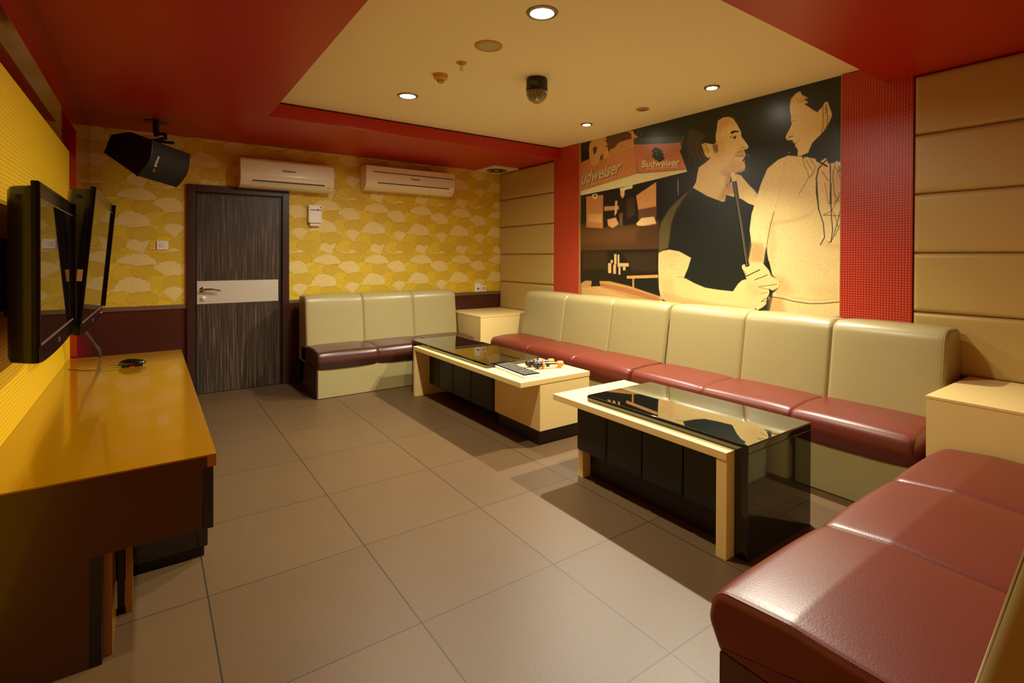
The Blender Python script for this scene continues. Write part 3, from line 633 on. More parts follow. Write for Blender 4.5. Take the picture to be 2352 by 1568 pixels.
warp_text('AMERICAN LAGER', (85, 2034), (441, 2067), (93, 2060), (448, 2091), mo, .02, .0008)
# thin board behind the print
part_label(MB().box(XR+.021, XR+.045, 1.544, 4.114, .85, HC).build('backing_board', M['seam'], mural), 'dark backing board')
# perforated red boards either side of the mural
for y0, y1, z0, lab in ((4.114, 4.537, .3, 'narrow red perforated wall board between mural and far padded wall'), (1.1475, 1.544, .3, 'wide red perforated wall board between mural and near padded wall')):
    t = thing('perforated_board', (XR, (y0+y1)/2, z0), lab, 'wall board', 'red perforated boards')
    mb = MB().box(XR-.002, XR+.044, y0, y1, z0, HC-.001 if y0 > 2 else HC-.001, .001)
    o = mb.build('board', M['perfred'], t)
    MB().box(XR-.003, XR+.03, y0-.004 if y0 > 2 else y1, y0 if y0 > 2 else y1+.004, z0, HC-.001).build('edge_strip', M['trimgold'], t)
# upholstered wall panels
def pad_panel(y0, y1, z0, z1, lab, cat='wall panel'):
    b = bmesh.new(); ny, nzz = 24, 14; d = .045
    def prof(s, L): e = min(s, L-s); return 1-(1-min(e/.022, 1))**2.2
    vsg = []
    us = [0, .003, .008, .015, .025]+[.04+(y1-y0-.08)*k/(ny-10) for k in range(ny-9)]+[y1-y0-v for v in (.025, .015, .008, .003, 0)]
    ws = [0, .003, .008, .015, .025]+[.04+(z1-z0-.08)*k/8 for k in range(9)]+[z1-z0-v for v in (.025, .015, .008, .003, 0)]
    for u in us: vsg.append([b.verts.new((XR+.03-d*.7*min(prof(u, y1-y0), prof(w_, z1-z0))**.7, y0+u, z0+w_)) for w_ in ws])
    for i in range(len(us)-1):
        for j in range(len(ws)-1): b.faces.new((vsg[i][j], vsg[i+1][j], vsg[i+1][j+1], vsg[i][j+1]))
    mb = MB(); mb.add(b); mb.box(XR+.03, XR+.044, y0, y1, z0, z1)
    return solo(mb, 'padded_wall_panel', M['padwall'], lab, cat, (XR+.03, (y0+y1)/2, z0), 'tan padded wall panels', ang=50)
SEAM = [.625, .971, 1.3225, 1.6738, 2.0258, H1-.002]
names_ = ['lowest', 'second lowest', 'middle', 'second highest', 'topmost']
for k in range(5):
    pad_panel(4.537, D-.002, SEAM[k], SEAM[k+1], f'{names_[k]} tan padded panel of the far column beside the wallpapered wall')
    pad_panel(YN+.002, 1.1475, SEAM[k], SEAM[k+1], f'{names_[k]} wide tan padded panel of the near column right of the red board')

# ---------------------------------------------------------------- door
dr = thing('door_1', (.713, D, 0), None, None); dr['kind'] = 'structure'
MB().box(.276, .340, D-.03, D+.06, 0, 1.951, .004).box(1.086, 1.15, D-.03, D+.06, 0, 1.951, .004).box(.340, 1.086, D-.03, D+.06, 1.885, 1.951, .003).build('door_frame', M['frame'], dr)
MB().box(.340, .356, D-.002, D+.05, 0, 1.885).box(1.07, 1.086, D-.002, D+.05, 0, 1.885).box(.356, 1.07, D-.002, D+.05, 1.868, 1.885).build('door_stop', M['black'], dr)
leafo = MB().box(.356, 1.07, D+.002, D+.045, .004, 1.868, .002).build('door_leaf', M['door'], dr)
MB().box(.358, 1.052, D-.001, D+.003, .842, 1.056).build('kick_band', M['steel'], leafo)
h = MB().lathe([(0, 0), (.026, 0), (.026, .008), (.012, .012), (.012, .045), (0, .045)], (.405, D-.001, .975), (0, -1, 0), 24)
h.tube([(.405, D-.04, .975), (.43, D-.052, .980), (.48, D-.055, .978), (.53, D-.05, .966), (.545, D-.048, .960)], [.011, .010, .009, .008, .006])
h.build('door_handle', M['chrome'], leafo)
MB().lathe([(0, 0), (.024, 0), (.024, .006), (.012, .009), (.012, .014), (0, .014)], (.405, D-.001, .89), (0, -1, 0), 24).box(.399, .411, D-.018, D-.014, .886, .894).build('lock_cylinder', M['steel'], leafo)

# ---------------------------------------------------------------- ceiling fittings
CX = 1.585
def downlight(y, lab):
    t = thing('downlight', (CX, y, HC), lab, 'ceiling light', 'round recessed downlights')
    MB().lathe([(.058, -.004), (.060, -.008), (.076, -.005), (.080, 0), (.078, .002), (.058, .002)], (CX, y, HC), n=48).build('rim', M['rim'], t)
    MB().lathe([(0, -.0035), (.056, -.0035), (.058, -.002), (.058, 0)], (CX, y, HC), n=40).build('diffuser', M['glow'], t)
    L = bpy.data.lights.new('downlight_lamp', 'AREA'); L.shape = 'DISK'; L.size = .11; L.energy = DOWN_W; L.color = DOWN_COL; L.spread = math.radians(165)
    lo = bpy.data.objects.new('downlight_lamp', L); C.objects.link(lo); lo.parent = t; lo.location = (0, 0, -.012)
    return t
downlight(2.034, 'large round bright white downlight, nearest of the two lit discs in the cream ceiling')
downlight(3.68, 'round bright white downlight, the one nearer the door, beyond the smoke detector')
def spot(x, y, lab, on, aim=math.radians(27)):
    t = thing('ceiling_spotlight', (x, y, HC), lab, 'ceiling light', 'small ceiling spotlights near the mural')
    MB().lathe([(.034, -.003), (.038, -.010), (.052, -.007), (.056, 0), (.03, .002)], (x, y, HC), n=40).build('rim', M['brs'] if not on else M['rim'], t)
    MB().lathe([(0, -.014), (.018, -.013), (.030, -.009), (.034, -.003)], (x, y, HC), n=32).build('bulb', M['bulb'] if on else M['rim'], t)
    if on:
        L = bpy.data.lights.new('spot_lamp', 'SPOT'); L.energy = on; L.color = SPOT_COL; L.spot_size = math.radians(130); L.spot_blend = 1.0; L.shadow_soft_size = .022
        lo = bpy.data.objects.new('spot_lamp', L); C.objects.link(lo); lo.parent = t; lo.location = (0, 0, -.035)
        lo.rotation_euler = (0, aim, 0)
spot(3.254, 2.206, 'small lit ceiling spotlight above the middle of the mural, the brightest bare bulb', SPOT_W)
spot(3.242, 3.495, 'small lit ceiling spotlight above the far end of the mural', SPOT_W*.7)
spot(3.277, 2.864, 'small unlit ceiling spotlight with cream rim between the two lit ones', 0)
t = thing('ceiling_speaker', (CX, 2.534, HC), 'round cream ceiling loudspeaker with rust-stained rim beside the large downlight', 'ceiling speaker')
MB().lathe([(.060, -.008), (.064, -.010), (.078, -.006), (.082, 0), (.06, .001)], (CX, 2.534, HC), n=48).build('rim', M['brs'], t)
MB().lathe([(0, -.007), (.06, -.007), (.061, -.002)], (CX, 2.534, HC), n=48).build('grille', M['meshgrey'], t)
t = thing('smoke_detector', (1.581, 3.129, HC), 'yellowed round smoke detector on the cream ceiling', 'smoke detector')
MB().lathe([(0, -.052), (.020, -.052), (.024, -.046), (.024, -.036)], (1.581, 3.129, HC), n=32).build('sensor_chamber', M['brs'], t)
mb = MB().lathe([(.024, -.036), (.034, -.034), (.046, -.026), (.048, -.008), (.05, 0), (.02, .001)], (1.581, 3.129, HC), n=40)
mb.build('base', mat('yellowed_plastic', (214, 160, 84), .5, var=.15, vscale=30), t)
t = thing('sprinkler_head', (1.587, 2.855, HC), 'small metal fire sprinkler head hanging below the cream ceiling', 'sprinkler')
MB().lathe([(.011, -.010), (.030, -.006), (.034, 0), (.012, .001)], (1.587, 2.855, HC), n=32).build('escutcheon', M['brs'], t)
mb = MB().lathe([(.008, 0), (.008, -.02), (.005, -.022), (.005, -.04), (0, -.04)], (1.587, 2.855, HC), n=16)
mb.tube([(1.587-.009, 2.855, HC-.02), (1.587-.010, 2.855, HC-.034), (1.587-.003, 2.855, HC-.047)], .002, 6).tube([(1.587+.009, 2.855, HC-.02), (1.587+.010, 2.855, HC-.034), (1.587+.003, 2.855, HC-.047)], .002, 6)
mb.build('body', M['chrome'], t)
MB().lathe([(0, -.049), (.014, -.049), (.014, -.047), (0, -.046)], (1.587, 2.855, HC), n=20).build('deflector', M['chrome'], t)
# disco light
DX, DY = 2.146, 2.809
t = thing('disco_light', (DX, DY, HC), 'black disco ball light with clear faceted dome hanging from the ceiling', 'disco light')
MB().lathe([(0, 0), (.067, 0), (.072, -.012), (.074, -.078), (.070, -.082), (0, -.082)], (DX, DY, HC), n=48).build('housing', M['black'], t)
dir_ = Vector((-DX, -DY, 0)).normalized(); sd = Vector((-dir_.y, dir_.x, 0))
Mx = Matrix.Translation(Vector((DX, DY, HC-.05))+dir_*.072-sd*.020) @ Matrix(((sd.x, 0, dir_.x, 0), (sd.y, 0, dir_.y, 0), (0, 1, 0, 0), (0, 0, 0, 1)))
MB().prism([(-.026, -.014), (.026, -.014), (.026, .016), (-.026, .016)], Mx, .003).build('data_label', mat('label_grey', (66, 62, 56), .5), t)
MB().box(DX+.066, DX+.080, DY-.006, DY+.006, HC-.06, HC-.048, .002).build('switch', M['black'], t)
b = bmesh.new(); bmesh.ops.create_icosphere(b, subdivisions=3, radius=.074)
bmesh.ops.delete(b, geom=[v for v in b.verts if v.co.z > .012], context='VERTS')
for v in b.verts: v.co.z = v.co.z*1.10-.006
mb = MB(); mb.add(b, Matrix.Translation((DX, DY, HC-.082))); o = mb.build('dome', M['dome'], t, smooth=False)
sm = o.modifiers.new('thick', 'SOLIDIFY'); sm.thickness = .003
mb = MB()
for ring in range(4):
    ph = math.radians(20+ring*19); nn = max(5, 13-ring*3)
    for k in range(nn):
        a = 2*PI*k/nn+ring*.3; p = Vector((math.cos(a)*math.cos(ph), math.sin(a)*math.cos(ph), -math.sin(ph)*1.08))*.058
        b = bmesh.new(); bmesh.ops.create_uvsphere(b, u_segments=12, v_segments=8, radius=.0115)
        mb.add(b, Matrix.Translation(Vector((DX, DY, HC-.084))+p))
mb.build('lens_cluster', mat('smoky_lens', (226, 205, 160), .12, trans=.55, coat=1), t)
MB().lathe([(0, -.082), (.032, -.082), (.030, -.105), (.018, -.125), (0, -.13)], (DX, DY, HC), n=24).build('lamp_core', M['black'], t)
# ceiling extractor on the back soffit
t = thing('ceiling_exhaust_fan', (3.50, 5.40, H1), 'square cream ceiling exhaust vent on the red soffit in the far corner', 'vent')
MB().box(3.32, 3.69, 5.19, 5.62, H1-.020, H1, .004).build('face_plate', M['white'], t)
mb = MB()
for r in (.05, .075, .10, .125): mb.lathe([(r-.007, -.024), (r+.003, -.024), (r+.003, -.02), (r-.007, -.02)], (3.505, 5.405, H1), n=36)
mb.build('ring_grille', M['greyslot'], t)
MB().lathe([(0, -.028), (.026, -.027), (.03, -.02)], (3.505, 5.405, H1), n=24).build('hub', M['white'], t)

# ---------------------------------------------------------------- air conditioners
def aircon(x0, x1, z0, z1, lab, style):
    y0 = D-.20; t = thing('air_conditioner', ((x0+x1)/2, D, z0), lab, 'air conditioner', 'wall mounted air conditioners')
    H = z1-z0
    if style == 0: pf = [(0, 0), (.0, H), (.165, H), (.19, H-.02), (.205, H*.45), (.20, H*.22), (.165, .02), (.12, 0)]
    else: pf = [(0, 0), (0, H), (.19, H), (.20, H-.01), (.20, H*.30), (.165, .03), (.12, 0)]
    Mx = Matrix(((0, 0, 1, x0), (-1, 0, 0, D), (0, 1, 0, z0), (0, 0, 0, 1)))
    mb = MB(); mb.prism(pf, Mx, x1-x0, .006); mb.build('body', M['white'], t)
    mb = MB()
    def slab(xa, xb, za, zb, th=.003):   # strip following the front face
        def yf(z):
            q = z-z0
            for (a, b), (c_, d) in zip(pf[2:], pf[3:]):
                if d <= q <= b: s = (b-q)/(b-d+1e-9); return D-(a+(c_-a)*s)
            return D-.12
        b = bmesh.new(); g = []
        for z in (za, zb):
            for x in (xa, xb):
                for e in (0, th): g.append(b.verts.new((x, yf(z)-e, z)))
        for f in ((0, 2, 3, 1), (4, 5, 7, 6), (0, 1, 5, 4), (2, 6, 7, 3), (1, 3, 7, 5), (0, 4, 6, 2)): b.faces.new([g[i] for i in f])
        return b
    W = x1-x0
    def sl(name, m, xa, xb, za, zb, th=.003, par=t):
        q = MB(); q.add(slab(x0+W*xa, x0+W*xb, z0+H*za, z0+H*zb, th)); return q.build(name, m, par, smooth=False)
    if style == 0:
        sl('front_panel', M['white'], .006, .994, .265, .985, .006)
        sl('louver', M['white'], .12, .89, .04, .205, .006); sl('air_slot', M['greyslot'], .12, .89, .212, .245, .004)
        sl('indicator_panel', mat('off_white_label', (210, 195, 150), .5), .925, .955, .12, .17, .004)
        zl = z0+H*.60; sz_ = .030
    else:
        sl('front_panel', M['white'], .006, .994, .36, .985, .005)
        sl('intake_slot', M['greyslot'], .07, .975, .725, .75, .0075); sl('air_slot', M['greyslot'], .12, .93, .285, .315, .004)
        sl('louver', M['white'], .12, .93, .05, .275, .006)
        sl('indicator_panel', mat('off_white_label', (210, 195, 150), .5), .945, .97, .12, .17, .004)
        zl = z0+H*.54; sz_ = .026
    yl = D-.212 if style == 0 else D-.2065
    text_on('brand_lettering', 'Panasonic', Matrix.Translation(((x0+x1)/2+(.03 if style else 0), yl, zl)) @ Matrix.Rotation(PI/2, 4, 'X'), sz_, M['text'], t, offset=.0006)
aircon(.690, 1.545, 1.945, 2.220, 'cream split air conditioner directly above the dark door', 0)
aircon(1.880, 2.945, 2.010, 2.272, 'longer cream air conditioner with a dark slot, right of the door', 1)

# ---------------------------------------------------------------- small things on the papered wall
t = thing('air_freshener', (1.395, D, 1.60), 'small white air freshener dispenser on the wallpaper right of the door', 'air freshener')
MB().box(1.330, 1.462, D-.055, D, 1.635, 1.822, .008).build('casing', M['white2'], t)
MB().box(1.345, 1.450, D-.045, D, 1.600, 1.632, .010).build('lower_cap', M['white'], t)
MB().box(1.345, 1.455, D-.058, D-.052, 1.765, 1.772, .001).build('lid_gap', M['greyslot'], t)
MB().box(1.443, 1.452, D-.058, D-.053, 1.790, 1.805, .001).box(1.418, 1.428, D-.058, D-.053, 1.770, 1.780, .001).build('sensor_window', M['black'], t)
def plate(name, x0, x1, z0, z1, lab, cat, kind, group=None):
    t = thing(name, ((x0+x1)/2, D, z0), lab, cat, group)
    MB().box(x0, x1, D-.010, D, z0, z1, .004).build('cover_plate', M['white2'], t)
    cx, cz = (x0+x1)/2, (z0+z1)/2
    if kind == 'switch': MB().box(cx-.018, cx+.018, D-.014, D-.009, cz-.018, cz+.018, .002).build('rocker', M['white'], t)
    elif kind == 'socket':
        MB().lathe([(.021, 0), (.021, .004), (.017, .004), (.016, 0)], (cx, D-.010, cz), (0, -1, 0), 28).build('socket_ring', M['greyslot'], t)
        MB().lathe([(0, 0), (.003, 0), (.003, .002), (0, .002)], (cx-.007, D-.010, cz), (0, -1, 0), 10).lathe([(0, 0), (.003, 0), (.003, .002), (0, .002)], (cx+.007, D-.010, cz), (0, -1, 0), 10).build('pin_hole', M['black'], t)
    else: MB().box(cx-.008, cx+.020, D-.013, D-.009, cz-.026, cz-.004, .001).build('rocker', M['rail'], t)
    return t
plate('light_switch', .052, .136, 1.345, 1.425, 'white square light switch on the wallpaper left of the door', 'switch', 'switch')
plate('card_switch', 3.338, 3.422, .842, .958, 'taller white switch plate on the dado rail left of the round socket', 'switch', 'card')
plate('wall_socket', 3.430, 3.508, .848, .926, 'small square white power socket with round outlet beside the far padded wall', 'socket', 'socket')

# ---------------------------------------------------------------- upholstered benches
def arcs(pts):
    """pts: (t,z,r) corners -> rounded closed outline"""
    out = []; n = len(pts)
    for i in range(n):
        p = Vector(pts[i][:2]); a = (Vector(pts[i-1][:2])-p); c_ = (Vector(pts[(i+1) % n][:2])-p); r = pts[i][2]
        if r <= 0: out.append(p); continue
        la, lc = a.length, c_.length; a.normalize(); c_.normalize(); th = a.angle(c_); d = min(r/math.tan(th/2), la*.48, lc*.48); rr = d*math.tan(th/2)
        ce = p+(a+c_).normalized()*(rr/math.sin(th/2)); s = p+a*d; e = p+c_*d; v0 = s-ce; v1 = e-ce; tot = v0.angle(v1); sg = 1 if v0.x*v1.y-v0.y*v1.x > 0 else -1
        k = 7
        for q in range(k+1):
            an = sg*tot*q/k; out.append(ce+Vector((v0.x*math.cos(an)-v0.y*math.sin(an), v0.x*math.sin(an)+v0.y*math.cos(an))))
    res = []
    for i, p in enumerate(out):   # subdivide long runs
        q = out[(i+1) % len(out)]; res.append(p); L = (q-p).length
        for k in range(1, int(L/.05)+1): res.append(p.lerp(q, k/(int(L/.05)+1)))
    return res
def cushion(outline, L, seams, place, dip=.010, endr=.022, puff=.012, dipw=.011):
    P = [Vector(p) for p in outline]; n = len(P); nr = []
    area = sum(P[i].x*P[(i+1) % n].y-P[(i+1) % n].x*P[i].y for i in range(n))
    for i in range(n):
        t_ = (P[(i+1) % n]-P[i-1]).normalized(); v = Vector((t_.y, -t_.x)); nr.append(v if area > 0 else -v)
    us = set()
    for k in range(int(L/.05)+1): us.add(round(k*L/int(L/.05), 4))
    for s in list(seams)+[]:
        for k in range(-8, 9): us.add(round(s+.004*k*(1+abs(k)/8), 4))
    for k in (.001, .003, .006, .010, .015, .022): us.add(k); us.add(round(L-k, 4))
    us.add(0.0); us.add(L); us = sorted(u for u in us if 0 <= u <= L)
    kn = [0]+list(seams)+[L]; b = bmesh.new(); rows = []
    for u in us:
        off = 0
        for s in seams: off -= dip*math.exp(-abs((u-s)/dipw)**1.3)
        e = min(u, L-u)
        if e < endr: off -= endr*(1-math.sqrt(max(0, 1-(1-e/endr)**2)))
        for a, c_ in zip(kn, kn[1:]):
            if a <= u <= c_: off += puff*(1-abs(2*(u-a)/(c_-a)-1)**3.5)
        rows.append([b.verts.new(place(u, *(p+v*off))) for p, v in zip(P, nr)])
    for A, B in zip(rows, rows[1:]):
        for i in range(n): b.faces.new((A[i], A[(i+1) % n], B[(i+1) % n], B[i]))
    b.faces.new(rows[0]); b.faces.new(rows[-1]); return b
SEAT = arcs([(.0, .262, .02), (-.035, .335, .05), (-.02, .418, .055), (.18, .438, .12), (.58, .425, .02), (.58, .262, .01)])
def back_outline(a, b_, top=.905, rear=.69): return arcs([(a, .385, .03), (b_, top, .075), (rear, top-.005, .05), (rear, .05, .01), (b_+.08, .05, .01)])
def piping(outline, u, place, r=.004):
    P = [Vector(p) for p in outline]; c_ = sum(P, Vector((0, 0)))/len(P)
    return [place(u, *(p+(c_-p).normalized()*.002)) for p in P]
def bench(name, lab, L, place, seat_seams, back_seams, seatm, ab, rear=.69, endm=None, group='upholstered bench sofas', loc=None, top=.905, fix_seat=None):
    t = thing(name, loc, lab, 'sofa', group)
    def bx(u0, u1, t0, t1, z0, z1, bev=.004):
        ps = [place(u, a, z) for u in (u0, u1) for a in (t0, t1) for z in (z0, z1)]
        b = bmesh.new(); g = [b.verts.new(p) for p in ps]
        for f in ((0, 1, 3, 2), (4, 6, 7, 5), (0, 4, 5, 1), (2, 3, 7, 6), (0, 2, 6, 4), (1, 5, 7, 3)): b.faces.new([g[i] for i in f])
        if bev: bmesh.ops.bevel(b, geom=b.edges[:], offset=bev, segments=2, affect='EDGES', profile=.5)
        return b
    mb = MB(); mb.add(bx(.012, L-.012, 0, rear-.02, .004, .268)); mb.build('base', M['beige'], t)
    if endm:
        mb = MB(); mb.add(bx(.0, .012, .003, rear-.03, 0, .27, .003)); q = mb.build('end_panel', endm, t); q['label'] = 'dark brown end panel'
        mb = MB(); mb.add(bx(L-.012, L, .003, rear-.03, 0, .27, .003)); q = mb.build('end_panel', endm, t); q['label'] = 'dark brown end panel'
    mb = MB(); mb.add(cushion(SEAT, L, seat_seams, place, dip=.007, dipw=.009, puff=.008)); s = mb.build('seat', seatm, t, ang=60)
    BO = back_outline(*ab, top=top, rear=rear)
    mb = MB(); mb.add(cushion(BO, L, back_seams, place, dip=.012, dipw=.008, puff=.008)); bk = mb.build('backrest', M['beige'], t, ang=60)
    for par, ol, m_ in ((s, SEAT, seatm), (bk, BO, M['beige'])):
        for u in (.012, L-.012):
            nn = len(ol); P = [Vector(p) for p in ol]; cc = sum(P, Vector((0, 0)))/nn
            MB().tube([place(u, *(p-(p-cc).normalized()*.0045)) for p in P], .0034, 6, closed=True).build('piping', m_, par)
    return t
# far bench against the papered wall: u along +x, t toward the back wall
x0 = 1.215; L1 = 1.635
bench('bench_sofa', 'three-section beige sofa with dark brown seat against the wallpapered wall beside the door', L1, lambda u, t_, z: Vector((x0+u, 4.83+t_, z)),
      [.56, 1.11], [.56, 1.11], M['brownleather'], (.37, .43), endm=M['brownleather'], loc=(x0+L1/2, 5.2, 0))
# two benches along the mural wall: t toward +x, u along -y (far to near)
def along(y_far): return lambda u, t_, z: Vector((3.02+t_, y_far-u, z))
bench('bench_sofa', 'far beige sofa with red-brown seat under the mural, beside the far corner box', 1.99, along(4.735), [.66, 1.33], [.70, 1.36], M['oxblood'], (.37, .45), rear=.685, loc=(3.35, 3.74, 0))
bench('bench_sofa', 'near beige sofa with red-brown seat under the mural, beside the near corner box', 1.815, along(2.725), [.62, 1.22], [.66, 1.24], M['oxblood'], (.37, .45), rear=.685, loc=(3.35, 1.8, 0))
# near bench: u along +x, t toward -y
bench('bench_sofa', 'large red-brown leather bench sofa in the near right foreground', 1.77, lambda u, t_, z: Vector((1.20+u, .785-t_, z)), [.60, 1.19], [.60, 1.19], M['oxblood'], (.48, .60), rear=.80, endm=M['brownleather'], loc=(2.1, .4, 0))

# ---------------------------------------------------------------- corner boxes
def corner_box(x0, x1, y0, y1, lab):
    t = thing('corner_side_table', ((x0+x1)/2, (y0+y1)/2, 0), lab, 'side table', 'cream laminate corner boxes')
    MB().box(x0+.003, x1, y0+.003, y1-.003, 0, .622, .001).build('cabinet', M['wood'], t)
    MB().box(x0, x1, y0, y1, .622, .635, .0015).build('top', M['wood'], t)
corner_box(2.94, 3.712, 4.85, 5.64, 'cream box side table in the far corner under the padded wall')
corner_box(3.02, 3.712, -.10, .875, 'large cream box side table at right beside the foreground sofa')

# ---------------------------------------------------------------- coffee tables
def pads(t, x, ys, z0, z1):
    for a, b_ in zip(ys, ys[1:]):
        MB().box(x-.022, x+.012, b_+.001, a-.001, z0, z1, .014, 4).build('padded_panel', M['blackpad'], t)
t = thing('coffee_table', (2.3, 3.6, 0), 'long cream coffee table with black glass top at its far end, holding keyboard and microphones', 'coffee table', 'cream and black coffee tables')
MB().box(1.985, 2.607, 2.764, 4.475, .425, .460, .0015).build('tabletop', M['wood'], t)
MB().box(1.985, 2.605, 4.437, 4.473, 0, .425, .001).build('leg_panel', M['wood'], t)
MB().box(2.15, 2.604, 2.766, 3.335, .105, .425, .001).build('box_cabinet', M['wood'], t)
MB().box(2.165, 2.56, 2.80, 3.30, 0, .105, .001).build('plinth', M['plinth'], t)
MB().box(2.36, 2.56, 3.30, 4.437, 0, .106, .001).build('plinth', M['plinth'], t)
MB().box(2.175, 2.56, 3.335, 4.437, .107, .425, .001).build('inner_cabinet', M['plinth'], t)
pads(t, 2.15, [4.437, 4.24, 3.965, 3.655, 3.337], .10, .425)
g = MB().box(2.035, 2.525, 3.262, 4.620, .4605, .493, .003).box(2.035, 2.525, 4.576, 4.620, .0, .4605, .002).build('black_slab', M['blackgloss'], t)
MB().box(2.037, 2.523, 3.264, 4.618, .493, .4965, .001).build('glass_top', M['blackglass'], t)
t = thing('coffee_table', (2.3, 1.82, 0), 'near coffee table with glossy black waterfall slab over a cream frame', 'coffee table', 'cream and black coffee tables')
MB().box(1.990, 2.610, 1.268, 2.432, .425, .460, .0015).build('tabletop', M['wood'], t)
q = MB().box(1.992, 2.608, 1.268, 1.318, 0, .425, .001).build('leg_panel', M['wood'], t)
MB().box(2.055, 2.115, 2.235, 2.275, 0, .425, .001).build('leg', M['wood'], t)
MB().box(2.12, 2.56, 1.32, 2.25, 0, .425, .001).build('inner_cabinet', M['plinth'], t)
pads(t, 2.05, [2.262, 2.02, 1.77, 1.52, 1.320], .165, .425)
MB().box(2.050, 2.598, 1.205, 2.195, .4605, .493, .003).box(2.050, 2.598, 1.205, 1.2675, 0, .4605, .002).build('black_slab', M['blackgloss'], t)
MB().box(2.052, 2.596, 1.207, 2.193, .493, .4965, .001).build('glass_top', M['blackglass'], t)

# ---------------------------------------------------------------- keyboard
kb_o = Vector((2.102, 3.076, .4605)); ex = Vector((.035, .477, 0)).normalized(); ey = Vector((ex.y, -ex.x, 0))
KM = Matrix(((ex.x, ey.x, 0, kb_o.x), (ex.y, ey.y, 0, kb_o.y), (0, 0, 1, kb_o.z), (0, 0, 0, 1)))   # local x runs toward the door
KM = Matrix.Translation(Vector((2.165, 3.07, .4605))) @ Matrix(((ex.x, ey.x, 0, 0), (ex.y, ey.y, 0, 0), (0, 0, 1, 0), (0, 0, 0, 1)))
t = thing('computer_keyboard', (2.131, 3.032, .46), 'black and white computer keyboard lying on the cream table', 'keyboard')
b = bmesh.new(); mb = MB(); mb.prism([(-.225, -.072), (.225, -.072), (.225, .072), (-.225, .072)], KM, .016, .004); mb.build('case', M['white2'], t)
mb = MB(); mb.prism([(-.219, -.067), (.219, -.067), (.219, .067), (-.219, .067)], KM @ Matrix.Translation((0, 0, .0155)), .0035, .0015); kp = mb.build('key_bed', M['key'], t)
mk = MB(); ml = MB()
for r in range(6):
    for c_ in range(21):
        if r == 5 and c_ in (3, 8, 13, 14): continue
        if c_ in (15, 19) and r > 3: pass
        x_ = -.208+c_*.0198; y_ = .052-r*.0205
        mk.prism([(-.0086, -.0086), (.0086, -.0086), (.0086, .0086), (-.0086, .0086)], KM @ Matrix.Translation((x_+.004, -y_, .0185)), .0055)
        ml.prism([(-.0042, -.0048), (.0042, -.0048), (.0042, .0008), (-.0042, .0008)], KM @ Matrix.Translation((x_+.004, -y_, .0239)), .0004)
tag(mk.build('keys', M['key'], t, smooth=False), kind='stuff'); ml.build('key_legends', M['keyglyph'], kp, smooth=False)

# ---------------------------------------------------------------- microphones
def microphone(p0, p1, lab):
    p0, p1 = Vector(p0), Vector(p1); ax = (p1-p0).normalized(); t = thing('microphone', tuple((p0+p1)/2-Vector((0, 0, .02))), lab, 'microphone', 'wireless microphones on the table')
    def lt(pr, name, m, par=t, n=28):
        mb = MB(); mb.lathe(pr, tuple(p0), tuple(ax), n); return mb.build(name, m, par)
    g_ = [(.024*math.sin(a*PI/10), .026-.026*math.cos(a*PI/10)) for a in range(0, 7)]+[(.0265, .036), (.0262, .046)]
    lt(g_+[(.020, .047)], 'grille_ball', M['micball'])
    lt([(.0268, .032), (.0278, .034), (.0278, .039), (.0268, .041)], 'grille_band', M['black'])
    lt([(.022, .046), (.0235, .050), (.021, .060), (.018, .070), (.0165, .072)], 'neck', M['black'])
    # bump-edged anti-roll ring
    q = Vector((0, 0, 1)).rotation_difference(ax).to_matrix().to_4x4(); b = MB()
    poly = [((.028+.004*math.cos(6*a*PI/24))*math.cos(a*PI/24), (.028+.004*math.cos(6*a*PI/24))*math.sin(a*PI/24)) for a in range(48)]
    b.prism(poly, Matrix.Translation(p0+ax*.076) @ q, .010, .002); b.build('anti_roll_ring', M['orange'], t)
    lt([(.0165, .072), (.0175, .09), (.0180, .20), (.0165, .205)], 'handle', M['chrome'])
    lt([(.0186, .100), (.0190, .102), (.0190, .125), (.0186, .127)], 'handle_window', M['black'])
    lt([(.0175, .190), (.0225, .194), (.0235, .215), (.0215, .236), (.014, .241), (0, .242)], 'end_cap', M['orange'])
    return t
microphone((2.300, 3.050, .492), (2.545, 2.965, .488), 'front one of the two silver microphones with orange rings on the cream table')
microphone((2.290, 3.130, .492), (2.545, 3.075, .488), 'rear one of the two silver microphones with orange rings, nearer the black glass')

# ---------------------------------------------------------------- television counter
CZ = .600; YA, YB = 2.090, 4.560
t = thing('television_counter', (-.12, 3.3, 0), 'long glossy mustard yellow counter along the left wall', 'counter')
MB().box(XL+.002, .190, YA+.003, YB, CZ-.006, CZ, .001).build('counter_top', M['yel'], t)
MB().box(.162, .190, YA+.003, YB, CZ-.044, CZ-.006, .001).build('front_edge', M['yel'], t)
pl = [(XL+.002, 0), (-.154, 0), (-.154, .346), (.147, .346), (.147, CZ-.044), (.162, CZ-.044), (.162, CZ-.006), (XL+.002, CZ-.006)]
mb = MB(); mb.prism(pl, Matrix(((1, 0, 0, 0), (0, 0, 1, YA+.002), (0, 1, 0, 0), (0, 0, 0, 1))), .03, .001); part_label(mb.build('side_panel', M['panelshade'], t), 'yellow laminate side panel, shade put into its dark colour')
MB().box(-.154, -.123, YA, YA+.03, 0, .346, .001).build('panel_edge', M['blackmatte'], t)
MB().box(XL+.004, .145, YA+.034, YB-.005, .336, CZ-.007, .001).build('body', M['blackmatte'], t)
for k in range(3):
    ya = YA+.004+k*.812; MB().box(.148, .181, ya, ya+.807, .341, CZ-.045, .002).build('drawer_front', M['blackgloss'], t)
MB().box(-.123, -.099, YA+.034, YA+.28, 0, .336, .001).build('support_panel', M['yel'], t)
MB().box(-.072, -.051, YA+.25, YA+.30, 0, .336, .001).build('support_post', M['yel'], t)
MB().box(-.096, -.075, YA+.27, YA+.29, 0, .336, .001).build('support_rail', M['plinth'], t)
